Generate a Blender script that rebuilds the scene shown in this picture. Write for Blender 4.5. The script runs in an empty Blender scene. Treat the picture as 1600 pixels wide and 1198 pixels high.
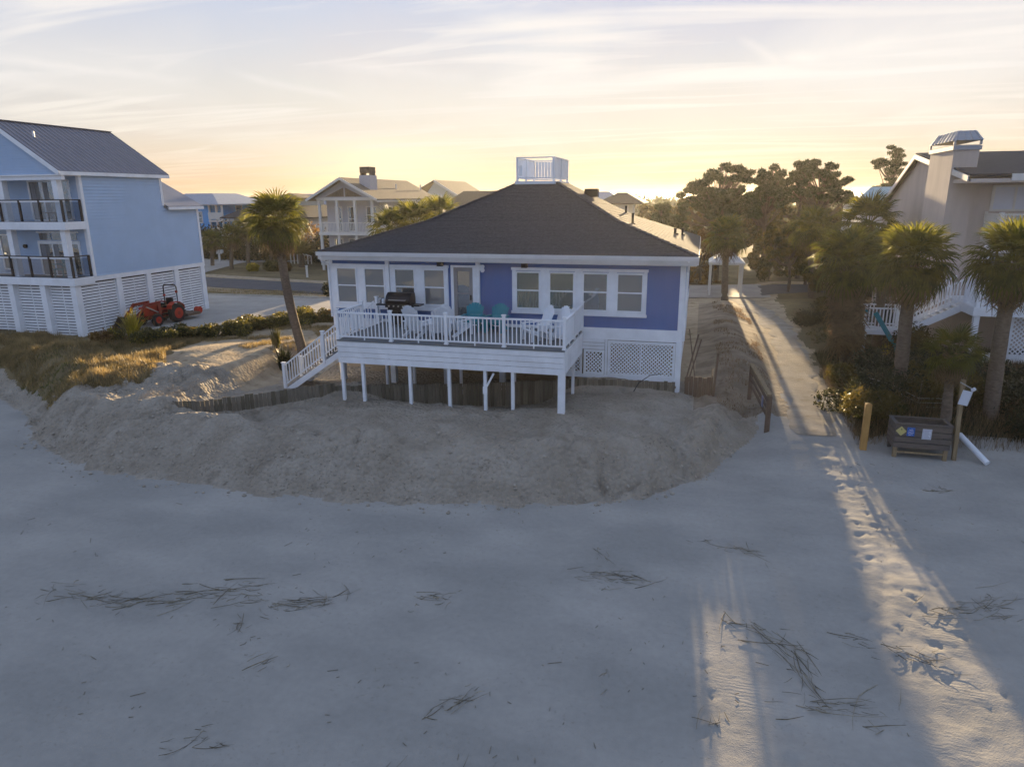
import bpy, math, random
import numpy as np
from mathutils import Matrix, Vector, Euler

# ------------------------------------------------------------------ camera, sky, sun, exposure
sc = bpy.context.scene
col = sc.collection
cam = bpy.data.objects.new('camera', bpy.data.cameras.new('camera'))
col.objects.link(cam); sc.camera = cam
cam.data.sensor_width = 36
cam.data.lens = 36 * 1075 / 1600
cam.data.clip_start = 0.1; cam.data.clip_end = 8000
cam.matrix_world = (Matrix.Translation((0, 0, 8)) @ Matrix.Rotation(math.radians(15.2), 4, 'Z')
                    @ Matrix.Rotation(math.radians(90 - 15.1), 4, 'X') @ Matrix.Rotation(math.radians(-0.43), 4, 'Z'))
SUN_EL, SUN_AZ = math.radians(6.0), math.radians(-1.8)      # azimuth from +Y, clockwise
sd = Vector((math.sin(SUN_AZ) * math.cos(SUN_EL), math.cos(SUN_AZ) * math.cos(SUN_EL), math.sin(SUN_EL)))
sun = bpy.data.objects.new('sun', bpy.data.lights.new('sun', 'SUN'))
col.objects.link(sun)
sun.data.energy = 5.0; sun.data.angle = math.radians(0.6); sun.data.color = (1.0, 0.74, 0.42)
sun.rotation_euler = sd.to_track_quat('Z', 'Y').to_euler()
sun.location = (0, 60, 40)
sc.view_settings.view_transform = 'Standard'; sc.view_settings.look = 'None'
sc.view_settings.gamma = 1; sc.view_settings.use_curve_mapping = False
sc.view_settings.exposure = 1.9

world = bpy.data.worlds.new('World'); sc.world = world; world.use_nodes = True
wn, wl = world.node_tree.nodes, world.node_tree.links
def N(nodes, t, **k):
    n = nodes.new(t)
    for a, b in k.items(): setattr(n, a, b)
    return n
def wmath(op, a, b=None, c=None):
    n = N(wn, 'ShaderNodeMath', operation=op)
    for i, v in enumerate((a, b, c)):
        if v is None: continue
        if isinstance(v, (int, float)): n.inputs[i].default_value = v
        else: wl.new(v, n.inputs[i])
    return n.outputs[0]
def wmix(f, a, b, blend='MIX'):
    n = N(wn, 'ShaderNodeMix', data_type='RGBA', blend_type=blend)
    for i, v in ((0, f), (6, a), (7, b)):
        if isinstance(v, (int, float)): n.inputs[i].default_value = v
        elif isinstance(v, tuple): n.inputs[i].default_value = (*v, 1)
        else: wl.new(v, n.inputs[i])
    return n.outputs[2]
def wramp(f, stops):
    n = N(wn, 'ShaderNodeValToRGB'); r = n.color_ramp
    for i, (p, c) in enumerate(stops):
        e = r.elements[i] if i < 2 else r.elements.new(p)
        e.position = p; e.color = (*c, 1) if isinstance(c, tuple) else (c, c, c, 1)
    wl.new(f, n.inputs[0]); return n.outputs[0]
bg = wn['Background']
sky = N(wn, 'ShaderNodeTexSky', sky_type='NISHITA'); sky.sun_disc = False
sky.sun_elevation = SUN_EL; sky.sun_rotation = SUN_AZ
sky.dust_density = 1.2; sky.ozone_density = 1.5
tc = N(wn, 'ShaderNodeTexCoord')
sep = N(wn, 'ShaderNodeSeparateXYZ'); wl.new(tc.outputs['Generated'], sep.inputs[0])
dx, dy, dz = sep.outputs
# thin high cloud veil: colour by elevation, cooler away from the sunset
veil = wramp(wmath('MAXIMUM', dz, 0.0), [(0.0, (0.82, 0.47, 0.25)), (0.035, (0.87, 0.68, 0.47)), (0.085, (0.84, 0.775, 0.69)),
             (0.14, (0.78, 0.76, 0.74)), (0.26, (0.56, 0.64, 0.83)), (0.45, (0.38, 0.53, 0.82)), (1.0, (0.24, 0.40, 0.76))])
east = wramp(wmath('MAXIMUM', dz, 0.0), [(0.0, (0.40, 0.54, 0.78)), (0.12, (0.52, 0.62, 0.84)), (0.3, (0.44, 0.60, 0.92)), (1.0, (0.24, 0.40, 0.76))])
side = wmath('MULTIPLY_ADD', dy, 0.9, 0.35)     # 1 towards the sunset, 0 behind
side_c = N(wn, 'ShaderNodeClamp'); wl.new(side, side_c.inputs[0])
base = wmix(side_c.outputs[0], east, veil)
# broad yellow glow where the sunset cloud is brightest
def lobe(v, p):
    d = N(wn, 'ShaderNodeVectorMath', operation='DOT_PRODUCT')
    wl.new(tc.outputs['Generated'], d.inputs[0]); d.inputs[1].default_value = v
    return wmath('POWER', wmath('MAXIMUM', d.outputs['Value'], 0.0), p)
gl = Vector((-0.4222, 0.9050, 0.0450)).normalized()
low = wramp(wmath('ABSOLUTE', wmath('SUBTRACT', dz, 0.032)), [(0.0, 1.0), (0.055, 0.0)])
glow = wmath('ADD', wmath('MULTIPLY', wmath('MULTIPLY', lobe(gl, 160), low), 0.42), wmath('MULTIPLY', lobe(gl, 40), 0.08))
base = wmix(1.0, base, wmix(glow, (0, 0, 0), (1.0, 0.80, 0.36)), 'ADD')
# clouds laid on a sheet overhead (perspective-correct streaks)
inv = wmath('DIVIDE', 1.0, wmath('ADD', wmath('MAXIMUM', dz, 0.0), 0.055))
cxy = N(wn, 'ShaderNodeCombineXYZ')
wl.new(wmath('MULTIPLY', dx, inv), cxy.inputs[0]); wl.new(wmath('MULTIPLY', dy, inv), cxy.inputs[1])
def cloud(scale, rot, sc3, lo, hi, det=6, dist=0.6, seed=0.0):
    mp = N(wn, 'ShaderNodeMapping'); mp.inputs['Rotation'].default_value = (0, 0, rot)
    mp.inputs['Scale'].default_value = sc3; mp.inputs['Location'].default_value = (seed, seed * 1.7, 0)
    wl.new(cxy.outputs[0], mp.inputs[0])
    ns = N(wn, 'ShaderNodeTexNoise'); ns.inputs['Scale'].default_value = scale
    ns.inputs['Detail'].default_value = det; ns.inputs['Distortion'].default_value = dist
    wl.new(mp.outputs[0], ns.inputs['Vector'])
    return wramp(ns.outputs['Fac'], [(lo, 0.0), (hi, 1.0)])
c1 = cloud(0.42, 0.5, (1, 0.45, 1), 0.48, 0.66, seed=3.1)
c2 = cloud(0.9, -0.25, (0.4, 1.9, 1), 0.50, 0.66, 6, 1.3, seed=8.3)
c3 = cloud(0.35, 0.2, (1.0, 1.0, 1), 0.48, 0.70, 6, 0.3, seed=5.2)
cloud_col = wramp(wmath('MAXIMUM', dz, 0.0), [(0.0, (0.98, 0.66, 0.40)), (0.07, (0.98, 0.90, 0.77)), (0.14, (0.98, 0.94, 0.90)), (0.2, (1.0, 0.95, 0.90)), (0.5, (0.66, 0.72, 0.84)), (1.0, (0.40, 0.50, 0.70))])
cloud_col = wmix(side_c.outputs[0], (0.50, 0.54, 0.66), cloud_col)
pink = wmix(side_c.outputs[0], (0.38, 0.35, 0.44), (0.86, 0.66, 0.60))
base = wmix(wmath('MULTIPLY', c3, 0.25), base, pink)
base = wmix(wmath('MULTIPLY', c1, 0.55), base, cloud_col)
base = wmix(wmath('MULTIPLY', c2, 0.8), base, cloud_col)
# long thin cirrus bands, each a great circle arc: (normal, middle, cos of half length, width, strength)
bn = N(wn, 'ShaderNodeTexNoise'); bn.inputs['Scale'].default_value = 16; bn.inputs['Detail'].default_value = 5; wl.new(tc.outputs['Generated'], bn.inputs['Vector'])
bn2 = N(wn, 'ShaderNodeTexNoise'); bn2.inputs['Scale'].default_value = 7; bn2.inputs['Detail'].default_value = 4; wl.new(tc.outputs['Generated'], bn2.inputs['Vector'])
def dotp(v):
    d = N(wn, 'ShaderNodeVectorMath', operation='DOT_PRODUCT'); wl.new(tc.outputs['Generated'], d.inputs[0]); d.inputs[1].default_value = v; return d.outputs['Value']
for nv, mv, cc, wd, st in [((-0.1348, 0.0715, -0.9883), (-0.6962, 0.7029, 0.1458), 0.99223, 0.0042, 0.55), ((-0.2365, 0.0151, -0.9715), (-0.5199, 0.8427, 0.1397), 0.99631, 0.0045, 0.6), ((0.0859, 0.1566, -0.9839), (0.1474, 0.9747, 0.168), 0.99532, 0.006, 0.75), ((0.1291, 0.0601, -0.9898), (0.2593, 0.9614, 0.0922), 0.99836, 0.004, 0.6), ((-0.1157, 0.1264, -0.9852), (-0.3959, 0.9038, 0.1625), 0.99339, 0.007, 0.5), ((-0.1843, 0.1747, -0.9672), (-0.1927, 0.9586, 0.2098), 0.98952, 0.012, 0.5), ((-0.068, 0.0088, -0.9976), (-0.5792, 0.8139, 0.0467), 0.99377, 0.0045, 0.5), ((0.157, 0.1831, -0.9705), (-0.1917, 0.9696, 0.1519), 0.99472, 0.014, 0.4), ((-0.5247, 0.1752, -0.8331), (0.0582, 0.9837, 0.1702), 0.99929, 0.005, 0.5)]:
    off = wmath('ADD', dotp(nv), wmath('MULTIPLY', wmath('SUBTRACT', bn2.outputs['Fac'], 0.5), 0.028))
    across = wmath('SUBTRACT', 1.0, wmath('MINIMUM', wmath('DIVIDE', wmath('ABSOLUTE', off), wd * 1.6), 1.0))
    along = wmath('MINIMUM', wmath('MAXIMUM', wmath('DIVIDE', wmath('SUBTRACT', dotp(mv), cc), (1 - cc) * 0.8), 0.0), 1.0)
    f_ = wmath('MULTIPLY', wmath('MULTIPLY', across, along), wmath('MULTIPLY', wmath('MAXIMUM', wmath('MULTIPLY_ADD', bn.outputs['Fac'], 2.4, -0.55), 0.0), st))
    f_ = wmath('MINIMUM', f_, 0.85)
    base = wmix(f_, base, cloud_col)
nis = wmix(1.0, sky.outputs[0], (0.055, 0.055, 0.055), 'MULTIPLY')
total = wmix(0.04, base, nis)
below = wramp(wmath('MULTIPLY_ADD', dz, 10.0, 0.5), [(0.45, 0.0), (0.5, 1.0)])
total = wmix(below, (0.2, 0.19, 0.19), total)
wl.new(total, bg.inputs[0])
bg.inputs[1].default_value = 0.27

# ------------------------------------------------------------------ materials
def new_mat(name):
    m = bpy.data.materials.new(name); m.use_nodes = True
    return m, m.node_tree.nodes, m.node_tree.links, m.node_tree.nodes['Principled BSDF']
def mat(name, c, rough=0.7, var=0.12, scale=3.0, bump=0.0, bscale=30.0, spec=0.3, metal=0.0, stretch=(1, 1, 1), c2=None, dirt=0.0):
    m, n, l, b = new_mat(name)
    g = n.new('ShaderNodeNewGeometry')
    mp = n.new('ShaderNodeMapping'); mp.inputs['Scale'].default_value = stretch; l.new(g.outputs['Position'], mp.inputs[0])
    t = n.new('ShaderNodeTexNoise'); t.inputs['Scale'].default_value = scale; t.inputs['Detail'].default_value = 6
    t.inputs['Roughness'].default_value = 0.65; l.new(mp.outputs[0], t.inputs['Vector'])
    r = n.new('ShaderNodeValToRGB')
    c2 = c2 or tuple(min(1, v * (1 + var)) for v in c)
    c1 = tuple(v * (1 - var) for v in c)
    r.color_ramp.elements[0].position = 0.35; r.color_ramp.elements[1].position = 0.65
    r.color_ramp.elements[0].color = (*c1, 1); r.color_ramp.elements[1].color = (*c2, 1)
    l.new(t.outputs['Fac'], r.inputs[0]); out = r.outputs[0]
    if dirt:
        t2 = n.new('ShaderNodeTexNoise'); t2.inputs['Scale'].default_value = 1.3; t2.inputs['Detail'].default_value = 8
        l.new(g.outputs['Position'], t2.inputs['Vector'])
        r2 = n.new('ShaderNodeValToRGB'); r2.color_ramp.elements[0].position = 0.5; r2.color_ramp.elements[1].position = 0.75
        r2.color_ramp.elements[0].color = (0, 0, 0, 1); r2.color_ramp.elements[1].color = (dirt, dirt, dirt, 1)
        l.new(t2.outputs['Fac'], r2.inputs[0])
        mx = n.new('ShaderNodeMix'); mx.data_type = 'RGBA'; l.new(r2.outputs[0], mx.inputs[0]); l.new(out, mx.inputs[6])
        mx.inputs[7].default_value = (0.16, 0.14, 0.11, 1); out = mx.outputs[2]
    l.new(out, b.inputs['Base Color'])
    b.inputs['Roughness'].default_value = rough; b.inputs['Specular IOR Level'].default_value = spec
    b.inputs['Metallic'].default_value = metal
    if bump:
        t3 = n.new('ShaderNodeTexNoise'); t3.inputs['Scale'].default_value = bscale; t3.inputs['Detail'].default_value = 5
        l.new(mp.outputs[0], t3.inputs['Vector'])
        bp = n.new('ShaderNodeBump'); bp.inputs['Strength'].default_value = bump; bp.inputs['Distance'].default_value = 0.02
        l.new(t3.outputs['Fac'], bp.inputs['Height']); l.new(bp.outputs[0], b.inputs['Normal'])
    return m
def leaf_mat(name, c, c2, scale=2.5, trans=0.45, tcol=None):
    m, n, l, b = new_mat(name)
    g = n.new('ShaderNodeNewGeometry')
    t = n.new('ShaderNodeTexNoise'); t.inputs['Scale'].default_value = scale; t.inputs['Detail'].default_value = 4
    l.new(g.outputs['Position'], t.inputs['Vector'])
    r = n.new('ShaderNodeValToRGB'); r.color_ramp.elements[0].position = 0.35; r.color_ramp.elements[1].position = 0.68
    r.color_ramp.elements[0].color = (*c, 1); r.color_ramp.elements[1].color = (*c2, 1)
    l.new(t.outputs['Fac'], r.inputs[0]); l.new(r.outputs[0], b.inputs['Base Color'])
    b.inputs['Roughness'].default_value = 0.5; b.inputs['Specular IOR Level'].default_value = 0.35
    tr = n.new('ShaderNodeBsdfTranslucent')
    hs = n.new('ShaderNodeHueSaturation'); hs.inputs['Value'].default_value = 1.7; hs.inputs['Saturation'].default_value = 1.1
    l.new(r.outputs[0], hs.inputs['Color']); l.new(hs.outputs[0], tr.inputs[0])
    mx = n.new('ShaderNodeMixShader'); mx.inputs[0].default_value = trans
    l.new(b.outputs[0], mx.inputs[1]); l.new(tr.outputs[0], mx.inputs[2])
    l.new(mx.outputs[0], n['Material Output'].inputs[0])
    return m
def glass_mat(name, c, refl=0.28, rough=0.03):
    m, n, l, b = new_mat(name)
    b.inputs['Base Color'].default_value = (*c, 1); b.inputs['Roughness'].default_value = 0.6
    gl_ = n.new('ShaderNodeBsdfGlossy'); gl_.inputs['Roughness'].default_value = rough; gl_.inputs[0].default_value = (0.85, 0.9, 0.9, 1)
    g = n.new('ShaderNodeNewGeometry')
    t = n.new('ShaderNodeTexNoise'); t.inputs['Scale'].default_value = 1.7; l.new(g.outputs['Position'], t.inputs['Vector'])
    bp = n.new('ShaderNodeBump'); bp.inputs['Strength'].default_value = 0.12; bp.inputs['Distance'].default_value = 0.05
    l.new(t.outputs['Fac'], bp.inputs['Height']); l.new(bp.outputs[0], gl_.inputs['Normal'])
    mx = n.new('ShaderNodeMixShader'); mx.inputs[0].default_value = refl
    l.new(b.outputs[0], mx.inputs[1]); l.new(gl_.outputs[0], mx.inputs[2]); l.new(mx.outputs[0], n['Material Output'].inputs[0])
    return m

def sand_mat(name, c, c2, ripple=0.0, grain=0.35, clod=0.0, spots=None, scale=0.35, speck=0.0):
    m, n, l, b = new_mat(name)
    g = n.new('ShaderNodeNewGeometry')
    def noise(s, d=6, v=None, st=None):
        t = n.new('ShaderNodeTexNoise'); t.inputs['Scale'].default_value = s; t.inputs['Detail'].default_value = d
        src = g.outputs['Position']
        if st:
            mp = n.new('ShaderNodeMapping'); mp.inputs['Scale'].default_value = st; l.new(src, mp.inputs[0]); src = mp.outputs[0]
        l.new(src, t.inputs['Vector']); return t.outputs['Fac']
    def ramp(f, a, b_, ca, cb):
        r = n.new('ShaderNodeValToRGB'); r.color_ramp.elements[0].position = a; r.color_ramp.elements[1].position = b_
        r.color_ramp.elements[0].color = (*ca, 1) if isinstance(ca, tuple) else (ca, ca, ca, 1)
        r.color_ramp.elements[1].color = (*cb, 1) if isinstance(cb, tuple) else (cb, cb, cb, 1)
        l.new(f, r.inputs[0]); return r.outputs[0]
    out = ramp(noise(scale, 8, st=(1, 1.6, 1)), 0.38, 0.66, c, c2)
    fine = ramp(noise(7, 6), 0.3, 0.75, (0.95, 0.95, 0.95), (1.05, 1.05, 1.05))
    mm = n.new('ShaderNodeMix'); mm.data_type = 'RGBA'; mm.blend_type = 'MULTIPLY'; mm.inputs[0].default_value = 1
    l.new(out, mm.inputs[6]); l.new(fine, mm.inputs[7]); out = mm.outputs[2]
    if spots:
        f = ramp(noise(2.2, 7), 0.56, 0.72, 0.0, 0.85)
        ms = n.new('ShaderNodeMix'); ms.data_type = 'RGBA'; l.new(f, ms.inputs[0]); l.new(out, ms.inputs[6]); ms.inputs[7].default_value = (*spots, 1); out = ms.outputs[2]
    if speck:     # dark flecks imitating small shadows between sand crumbs, put into the colour
        f = ramp(noise(13, 3), 0.60, 0.68, 0.0, speck); g2 = ramp(noise(0.9, 3), 0.42, 0.6, 0.15, 1.0)
        mu0 = n.new('ShaderNodeMath'); mu0.operation = 'MULTIPLY'; l.new(f, mu0.inputs[0]); l.new(g2, mu0.inputs[1])
        ms = n.new('ShaderNodeMix'); ms.data_type = 'RGBA'; l.new(mu0.outputs[0], ms.inputs[0]); l.new(out, ms.inputs[6]); ms.inputs[7].default_value = (0.15, 0.125, 0.09, 1); out = ms.outputs[2]
    l.new(out, b.inputs['Base Color']); b.inputs['Roughness'].default_value = 0.95; b.inputs['Specular IOR Level'].default_value = 0.1
    hn = noise(42, 4)
    bp = n.new('ShaderNodeBump'); bp.inputs['Strength'].default_value = grain; bp.inputs['Distance'].default_value = 0.012
    l.new(hn, bp.inputs['Height']); nrm = bp.outputs[0]
    b2 = n.new('ShaderNodeBump'); b2.inputs['Strength'].default_value = 0.25; b2.inputs['Distance'].default_value = 0.05
    l.new(noise(4.5, 8), b2.inputs['Height']); l.new(nrm, b2.inputs['Normal']); nrm = b2.outputs[0]
    if ripple:
        wv = n.new('ShaderNodeTexWave'); wv.bands_direction = 'Y'; wv.inputs['Scale'].default_value = 3.6; wv.inputs['Distortion'].default_value = 8
        wv.inputs['Detail'].default_value = 3; wv.inputs['Detail Scale'].default_value = 0.8
        l.new(g.outputs['Position'], wv.inputs['Vector'])
        mk = ramp(noise(0.55, 4), 0.50, 0.66, 0.0, 1.0)
        mu = n.new('ShaderNodeMath'); mu.operation = 'MULTIPLY'; l.new(wv.outputs['Fac'], mu.inputs[0]); l.new(mk, mu.inputs[1])
        b3 = n.new('ShaderNodeBump'); b3.inputs['Strength'].default_value = ripple; b3.inputs['Distance'].default_value = 0.010
        l.new(mu.outputs[0], b3.inputs['Height']); l.new(nrm, b3.inputs['Normal']); nrm = b3.outputs[0]
    if clod:
        v = n.new('ShaderNodeTexVoronoi'); v.inputs['Scale'].default_value = 7.5; v.inputs['Randomness'].default_value = 1.0; l.new(g.outputs['Position'], v.inputs['Vector'])
        b4 = n.new('ShaderNodeBump'); b4.invert = True; b4.inputs['Strength'].default_value = clod; b4.inputs['Distance'].default_value = 0.09
        l.new(v.outputs['Distance'], b4.inputs['Height']); l.new(nrm, b4.inputs['Normal']); nrm = b4.outputs[0]
    l.new(nrm, b.inputs['Normal'])
    return m

M = {}
M['sand'] = sand_mat('beach sand', (0.29, 0.278, 0.252), (0.37, 0.35, 0.315), ripple=0.22, grain=0.55, speck=0.22)
M['dune'] = sand_mat('dune sand', (0.305, 0.262, 0.205), (0.375, 0.33, 0.268), clod=0.9, spots=(0.235, 0.20, 0.155), grain=0.9, scale=0.8, speck=0.75)
M['yard'] = sand_mat('yard sand', (0.36, 0.28, 0.19), (0.46, 0.37, 0.25), clod=0.2, spots=(0.17, 0.13, 0.07), grain=0.6, scale=0.9)
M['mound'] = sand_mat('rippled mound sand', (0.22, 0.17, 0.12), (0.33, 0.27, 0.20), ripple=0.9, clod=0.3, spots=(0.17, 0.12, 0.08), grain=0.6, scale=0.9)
M['lawn'] = sand_mat('winter lawn', (0.135, 0.105, 0.055), (0.23, 0.175, 0.095), grain=1.0, spots=(0.09, 0.08, 0.04), scale=0.25)
M['far'] = sand_mat('far woodland floor', (0.04, 0.045, 0.02), (0.08, 0.07, 0.035), grain=1.0, scale=0.05)
M['path'] = sand_mat('packed path', (0.27, 0.235, 0.19), (0.37, 0.325, 0.265), grain=0.7, spots=(0.22, 0.18, 0.13), scale=0.9)
M['concrete'] = mat('driveway concrete', (0.36, 0.33, 0.29), 0.85, 0.12, 0.7, 0.3, 25)
M['asphalt'] = mat('road asphalt', (0.085, 0.082, 0.085), 0.85, 0.15, 1.2, 0.4, 40)
M['kerb'] = mat('kerb', (0.42, 0.39, 0.34), 0.85)
M['white'] = mat('white paint', (0.83, 0.84, 0.86), 0.55, 0.05, 2.0, 0.08, 25, dirt=0.13)
M['white_far'] = mat('white paint far', (0.66, 0.64, 0.60), 0.6, 0.04)
M['fascia'] = mat('fascia paint', (0.68, 0.67, 0.66), 0.5, 0.05, 2.0, dirt=0.1)
M['blue'] = mat('deep blue wall paint', (0.092, 0.16, 0.36), 0.7, 0.06, 1.0, 0.12, 18, stretch=(1, 1, 0.3))
M['sky_blue'] = mat('light blue lap siding', (0.40, 0.53, 0.70), 0.6, 0.04, 0.8)
M['shingle'] = mat('grey shingles', (0.068, 0.070, 0.078), 0.95, 0.20, 9.0, 0.6, 60, spec=0.10)
M['shingle_joint'] = mat('shingle underlay', (0.045, 0.045, 0.05), 0.9)
M['metal_roof'] = mat('grey metal roof', (0.15, 0.155, 0.19), 0.42, 0.08, 1.5, spec=0.5)
M['brown_roof'] = mat('tan shingle roof', (0.14, 0.115, 0.085), 0.9, 0.15, 5)
M['dark_roof'] = mat('dark shingle roof', (0.05, 0.048, 0.05), 0.9, 0.15, 5)
M['grey_roof'] = mat('light grey roof', (0.30, 0.33, 0.38), 0.6, 0.08, 3)
M['teal_roof'] = mat('teal metal roof', (0.30, 0.44, 0.48), 0.5, 0.08, 3)
M['green_roof'] = mat('green metal roof', (0.12, 0.40, 0.30), 0.5, 0.08, 3)
M['stucco'] = mat('tan stucco', (0.54, 0.46, 0.405), 0.9, 0.10, 0.9, 0.25, 30, stretch=(1, 1, 0.25))
M['grey_siding'] = mat('grey siding', (0.42, 0.42, 0.46), 0.7, 0.05)
M['pale_siding'] = mat('pale siding', (0.50, 0.50, 0.46), 0.7, 0.05)
M['teal_siding'] = mat('pale teal siding', (0.35, 0.48, 0.46), 0.7, 0.05)
M['azure_siding'] = mat('bright azure siding', (0.11, 0.36, 0.72), 0.7, 0.05)
M['rail_dark'] = mat('dark bronze metal', (0.018, 0.018, 0.022), 0.4, 0.1)
M['deck_board'] = mat('grey deck boards', (0.16, 0.165, 0.17), 0.8, 0.18, 4, 0.3, 30, stretch=(0.3, 3, 1))
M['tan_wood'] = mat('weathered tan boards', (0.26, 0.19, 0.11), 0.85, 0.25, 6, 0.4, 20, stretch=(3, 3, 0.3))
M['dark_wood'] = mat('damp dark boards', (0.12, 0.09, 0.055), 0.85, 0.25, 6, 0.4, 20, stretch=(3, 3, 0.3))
M['bulk_wood'] = mat('silver grey bulkhead boards', (0.19, 0.16, 0.12), 0.9, 0.25, 5, 0.5, 20, stretch=(3, 3, 0.3))
M['bulk_dark'] = mat('damp bulkhead boards', (0.135, 0.115, 0.08), 0.9, 0.25, 5, 0.5, 20, stretch=(3, 3, 0.3))
M['brown_wood'] = mat('brown timber', (0.15, 0.10, 0.068), 0.85, 0.22, 6, 0.4, 20, stretch=(3, 3, 0.4))
M['orange_wood'] = mat('new pine post', (0.42, 0.235, 0.075), 0.8, 0.18, 5, 0.3, 20, stretch=(3, 3, 0.4))
M['bin_wood'] = mat('grey treated timber', (0.125, 0.105, 0.09), 0.85, 0.2, 6, 0.4, 20, stretch=(0.5, 3, 3))
M['black'] = mat('black enamel', (0.012, 0.011, 0.012), 0.35, 0.1)
M['steel'] = mat('brushed steel', (0.45, 0.45, 0.45), 0.3, 0.05, metal=0.8)
M['teal'] = mat('teal plastic', (0.025, 0.22, 0.27), 0.5, 0.08)
M['chair_white'] = mat('white plastic', (0.72, 0.74, 0.77), 0.5, 0.04)
M['pane'] = glass_mat('window glass', (0.055, 0.06, 0.06), 0.34)
M['pane_blind'] = glass_mat('window glass with blinds', (0.17, 0.165, 0.16), 0.22)
M['pane_green'] = glass_mat('window glass with painted green reflection', (0.035, 0.055, 0.028), 0.26)  # greenish reflection put into the base colour of the glass
M['pane_far'] = glass_mat('far window glass', (0.03, 0.03, 0.035), 0.25)
M['clear_panel'] = None
M['door_grey'] = mat('grey screen door', (0.28, 0.26, 0.25), 0.6, 0.05)
M['red'] = mat('orange red paint', (0.42, 0.030, 0.016), 0.4, 0.08)
M['dull_red'] = mat('worn red paint', (0.22, 0.025, 0.018), 0.5, 0.15)
M['tyre'] = mat('tyre rubber', (0.02, 0.02, 0.022), 0.9, 0.2)
M['bucket'] = mat('worn black steel', (0.03, 0.028, 0.027), 0.6, 0.3)
M['bark'] = mat('grey brown bark', (0.13, 0.10, 0.075), 0.95, 0.3, 5, 0.9, 14, stretch=(1, 1, 0.5))
M['palm_bark'] = mat('palm trunk', (0.15, 0.115, 0.085), 0.95, 0.28, 7, 1.0, 10, stretch=(1, 1, 2.4))
M['palm_leaf'] = leaf_mat('palm frond green', (0.045, 0.055, 0.013), (0.15, 0.135, 0.028), 3.0, 0.50)
M['palm_dead'] = leaf_mat('dead palm frond', (0.13, 0.085, 0.045), (0.24, 0.165, 0.09), 3.0, 0.3)
M['pine_leaf'] = leaf_mat('pine needles', (0.022, 0.035, 0.010), (0.055, 0.065, 0.02), 0.9, 0.25)
M['oak_leaf'] = leaf_mat('oak leaves', (0.035, 0.036, 0.010), (0.12, 0.09, 0.026), 1.6, 0.45)
M['rust_leaf'] = leaf_mat('russet dry leaves', (0.10, 0.055, 0.018), (0.20, 0.12, 0.035), 1.5, 0.4)
M['shrub_leaf'] = leaf_mat('shrub leaves', (0.048, 0.052, 0.018), (0.15, 0.125, 0.038), 3.0, 0.35)
M['dark_leaf'] = leaf_mat('dark shrub leaves', (0.016, 0.021, 0.009), (0.05, 0.048, 0.018), 2.0, 0.25)
M['gold_leaf'] = leaf_mat('golden yucca leaves', (0.20, 0.17, 0.03), (0.42, 0.33, 0.06), 3.0, 0.45)
M['dry_grass'] = leaf_mat('golden dry grass', (0.15, 0.115, 0.05), (0.34, 0.25, 0.12), 1.4, 0.35)
M['green_grass'] = leaf_mat('green ground cover', (0.06, 0.08, 0.018), (0.14, 0.14, 0.035), 1.2, 0.35)
M['reed'] = mat('dry reed stalk', (0.14, 0.12, 0.085), 0.9, 0.35, 9, c2=(0.24, 0.20, 0.13))
M['reed_pale'] = mat('bleached reed stalk', (0.24, 0.21, 0.15), 0.9, 0.3, 9, c2=(0.34, 0.30, 0.22))
M['clod'] = mat('sand clod', (0.34, 0.30, 0.245), 0.95, 0.25, 6, 0.6, 20)
M['pipe'] = mat('white pvc pipe', (0.74, 0.76, 0.80), 0.45, 0.05)
M['sign_blue'] = mat('blue sign face', (0.03, 0.12, 0.42), 0.5, 0.04)
M['sign_white'] = mat('white sign face', (0.62, 0.64, 0.70), 0.5, 0.03)
M['sign_yellow'] = mat('pale yellow sign face', (0.50, 0.44, 0.17), 0.6, 0.05)
M['sign_ink'] = mat('sign ink', (0.20, 0.20, 0.28), 0.6, 0.03)
M['curtain'] = mat('grey curtain', (0.22, 0.23, 0.25), 0.9, 0.2, 8, stretch=(4, 4, 0.3))
M['sea'] = mat('sea water', (0.10, 0.12, 0.13), 0.15, 0.1)
M['terracotta'] = mat('terracotta brown', (0.22, 0.10, 0.05), 0.8)
def clear_panel():
    m, n, l, b = new_mat('clear rail panel')
    t = n.new('ShaderNodeBsdfTransparent'); t.inputs[0].default_value = (0.82, 0.86, 0.90, 1)
    g = n.new('ShaderNodeBsdfGlossy'); g.inputs['Roughness'].default_value = 0.05
    mx = n.new('ShaderNodeMixShader'); mx.inputs[0].default_value = 0.10
    l.new(t.outputs[0], mx.inputs[1]); l.new(g.outputs[0], mx.inputs[2]); l.new(mx.outputs[0], n['Material Output'].inputs[0])
    return m
M['clear_panel'] = clear_panel()

# ------------------------------------------------------------------ builders
def np_mesh(name, v, f, m=None, smooth=False):
    """v (n,3), f (k,4) or (k,3)"""
    v = np.asarray(v, dtype=np.float32); f = np.asarray(f, dtype=np.int32)
    me = bpy.data.meshes.new(name)
    me.vertices.add(len(v)); me.vertices.foreach_set('co', v.ravel())
    k = f.shape[1]
    me.loops.add(f.size); me.loops.foreach_set('vertex_index', f.ravel())
    me.polygons.add(len(f)); me.polygons.foreach_set('loop_start', np.arange(0, f.size, k, dtype=np.int32))
    me.polygons.foreach_set('use_smooth', np.full(len(f), bool(smooth)))
    me.update(calc_edges=True)
    if m: me.materials.append(M[m])
    return me
CUBE_F = [(0, 3, 2, 1), (4, 5, 6, 7), (0, 1, 5, 4), (1, 2, 6, 5), (2, 3, 7, 6), (3, 0, 4, 7)]
CUBE_V = [(-.5, -.5, -.5), (.5, -.5, -.5), (.5, .5, -.5), (-.5, .5, -.5), (-.5, -.5, .5), (.5, -.5, .5), (.5, .5, .5), (-.5, .5, .5)]
_cube = {}
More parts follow.
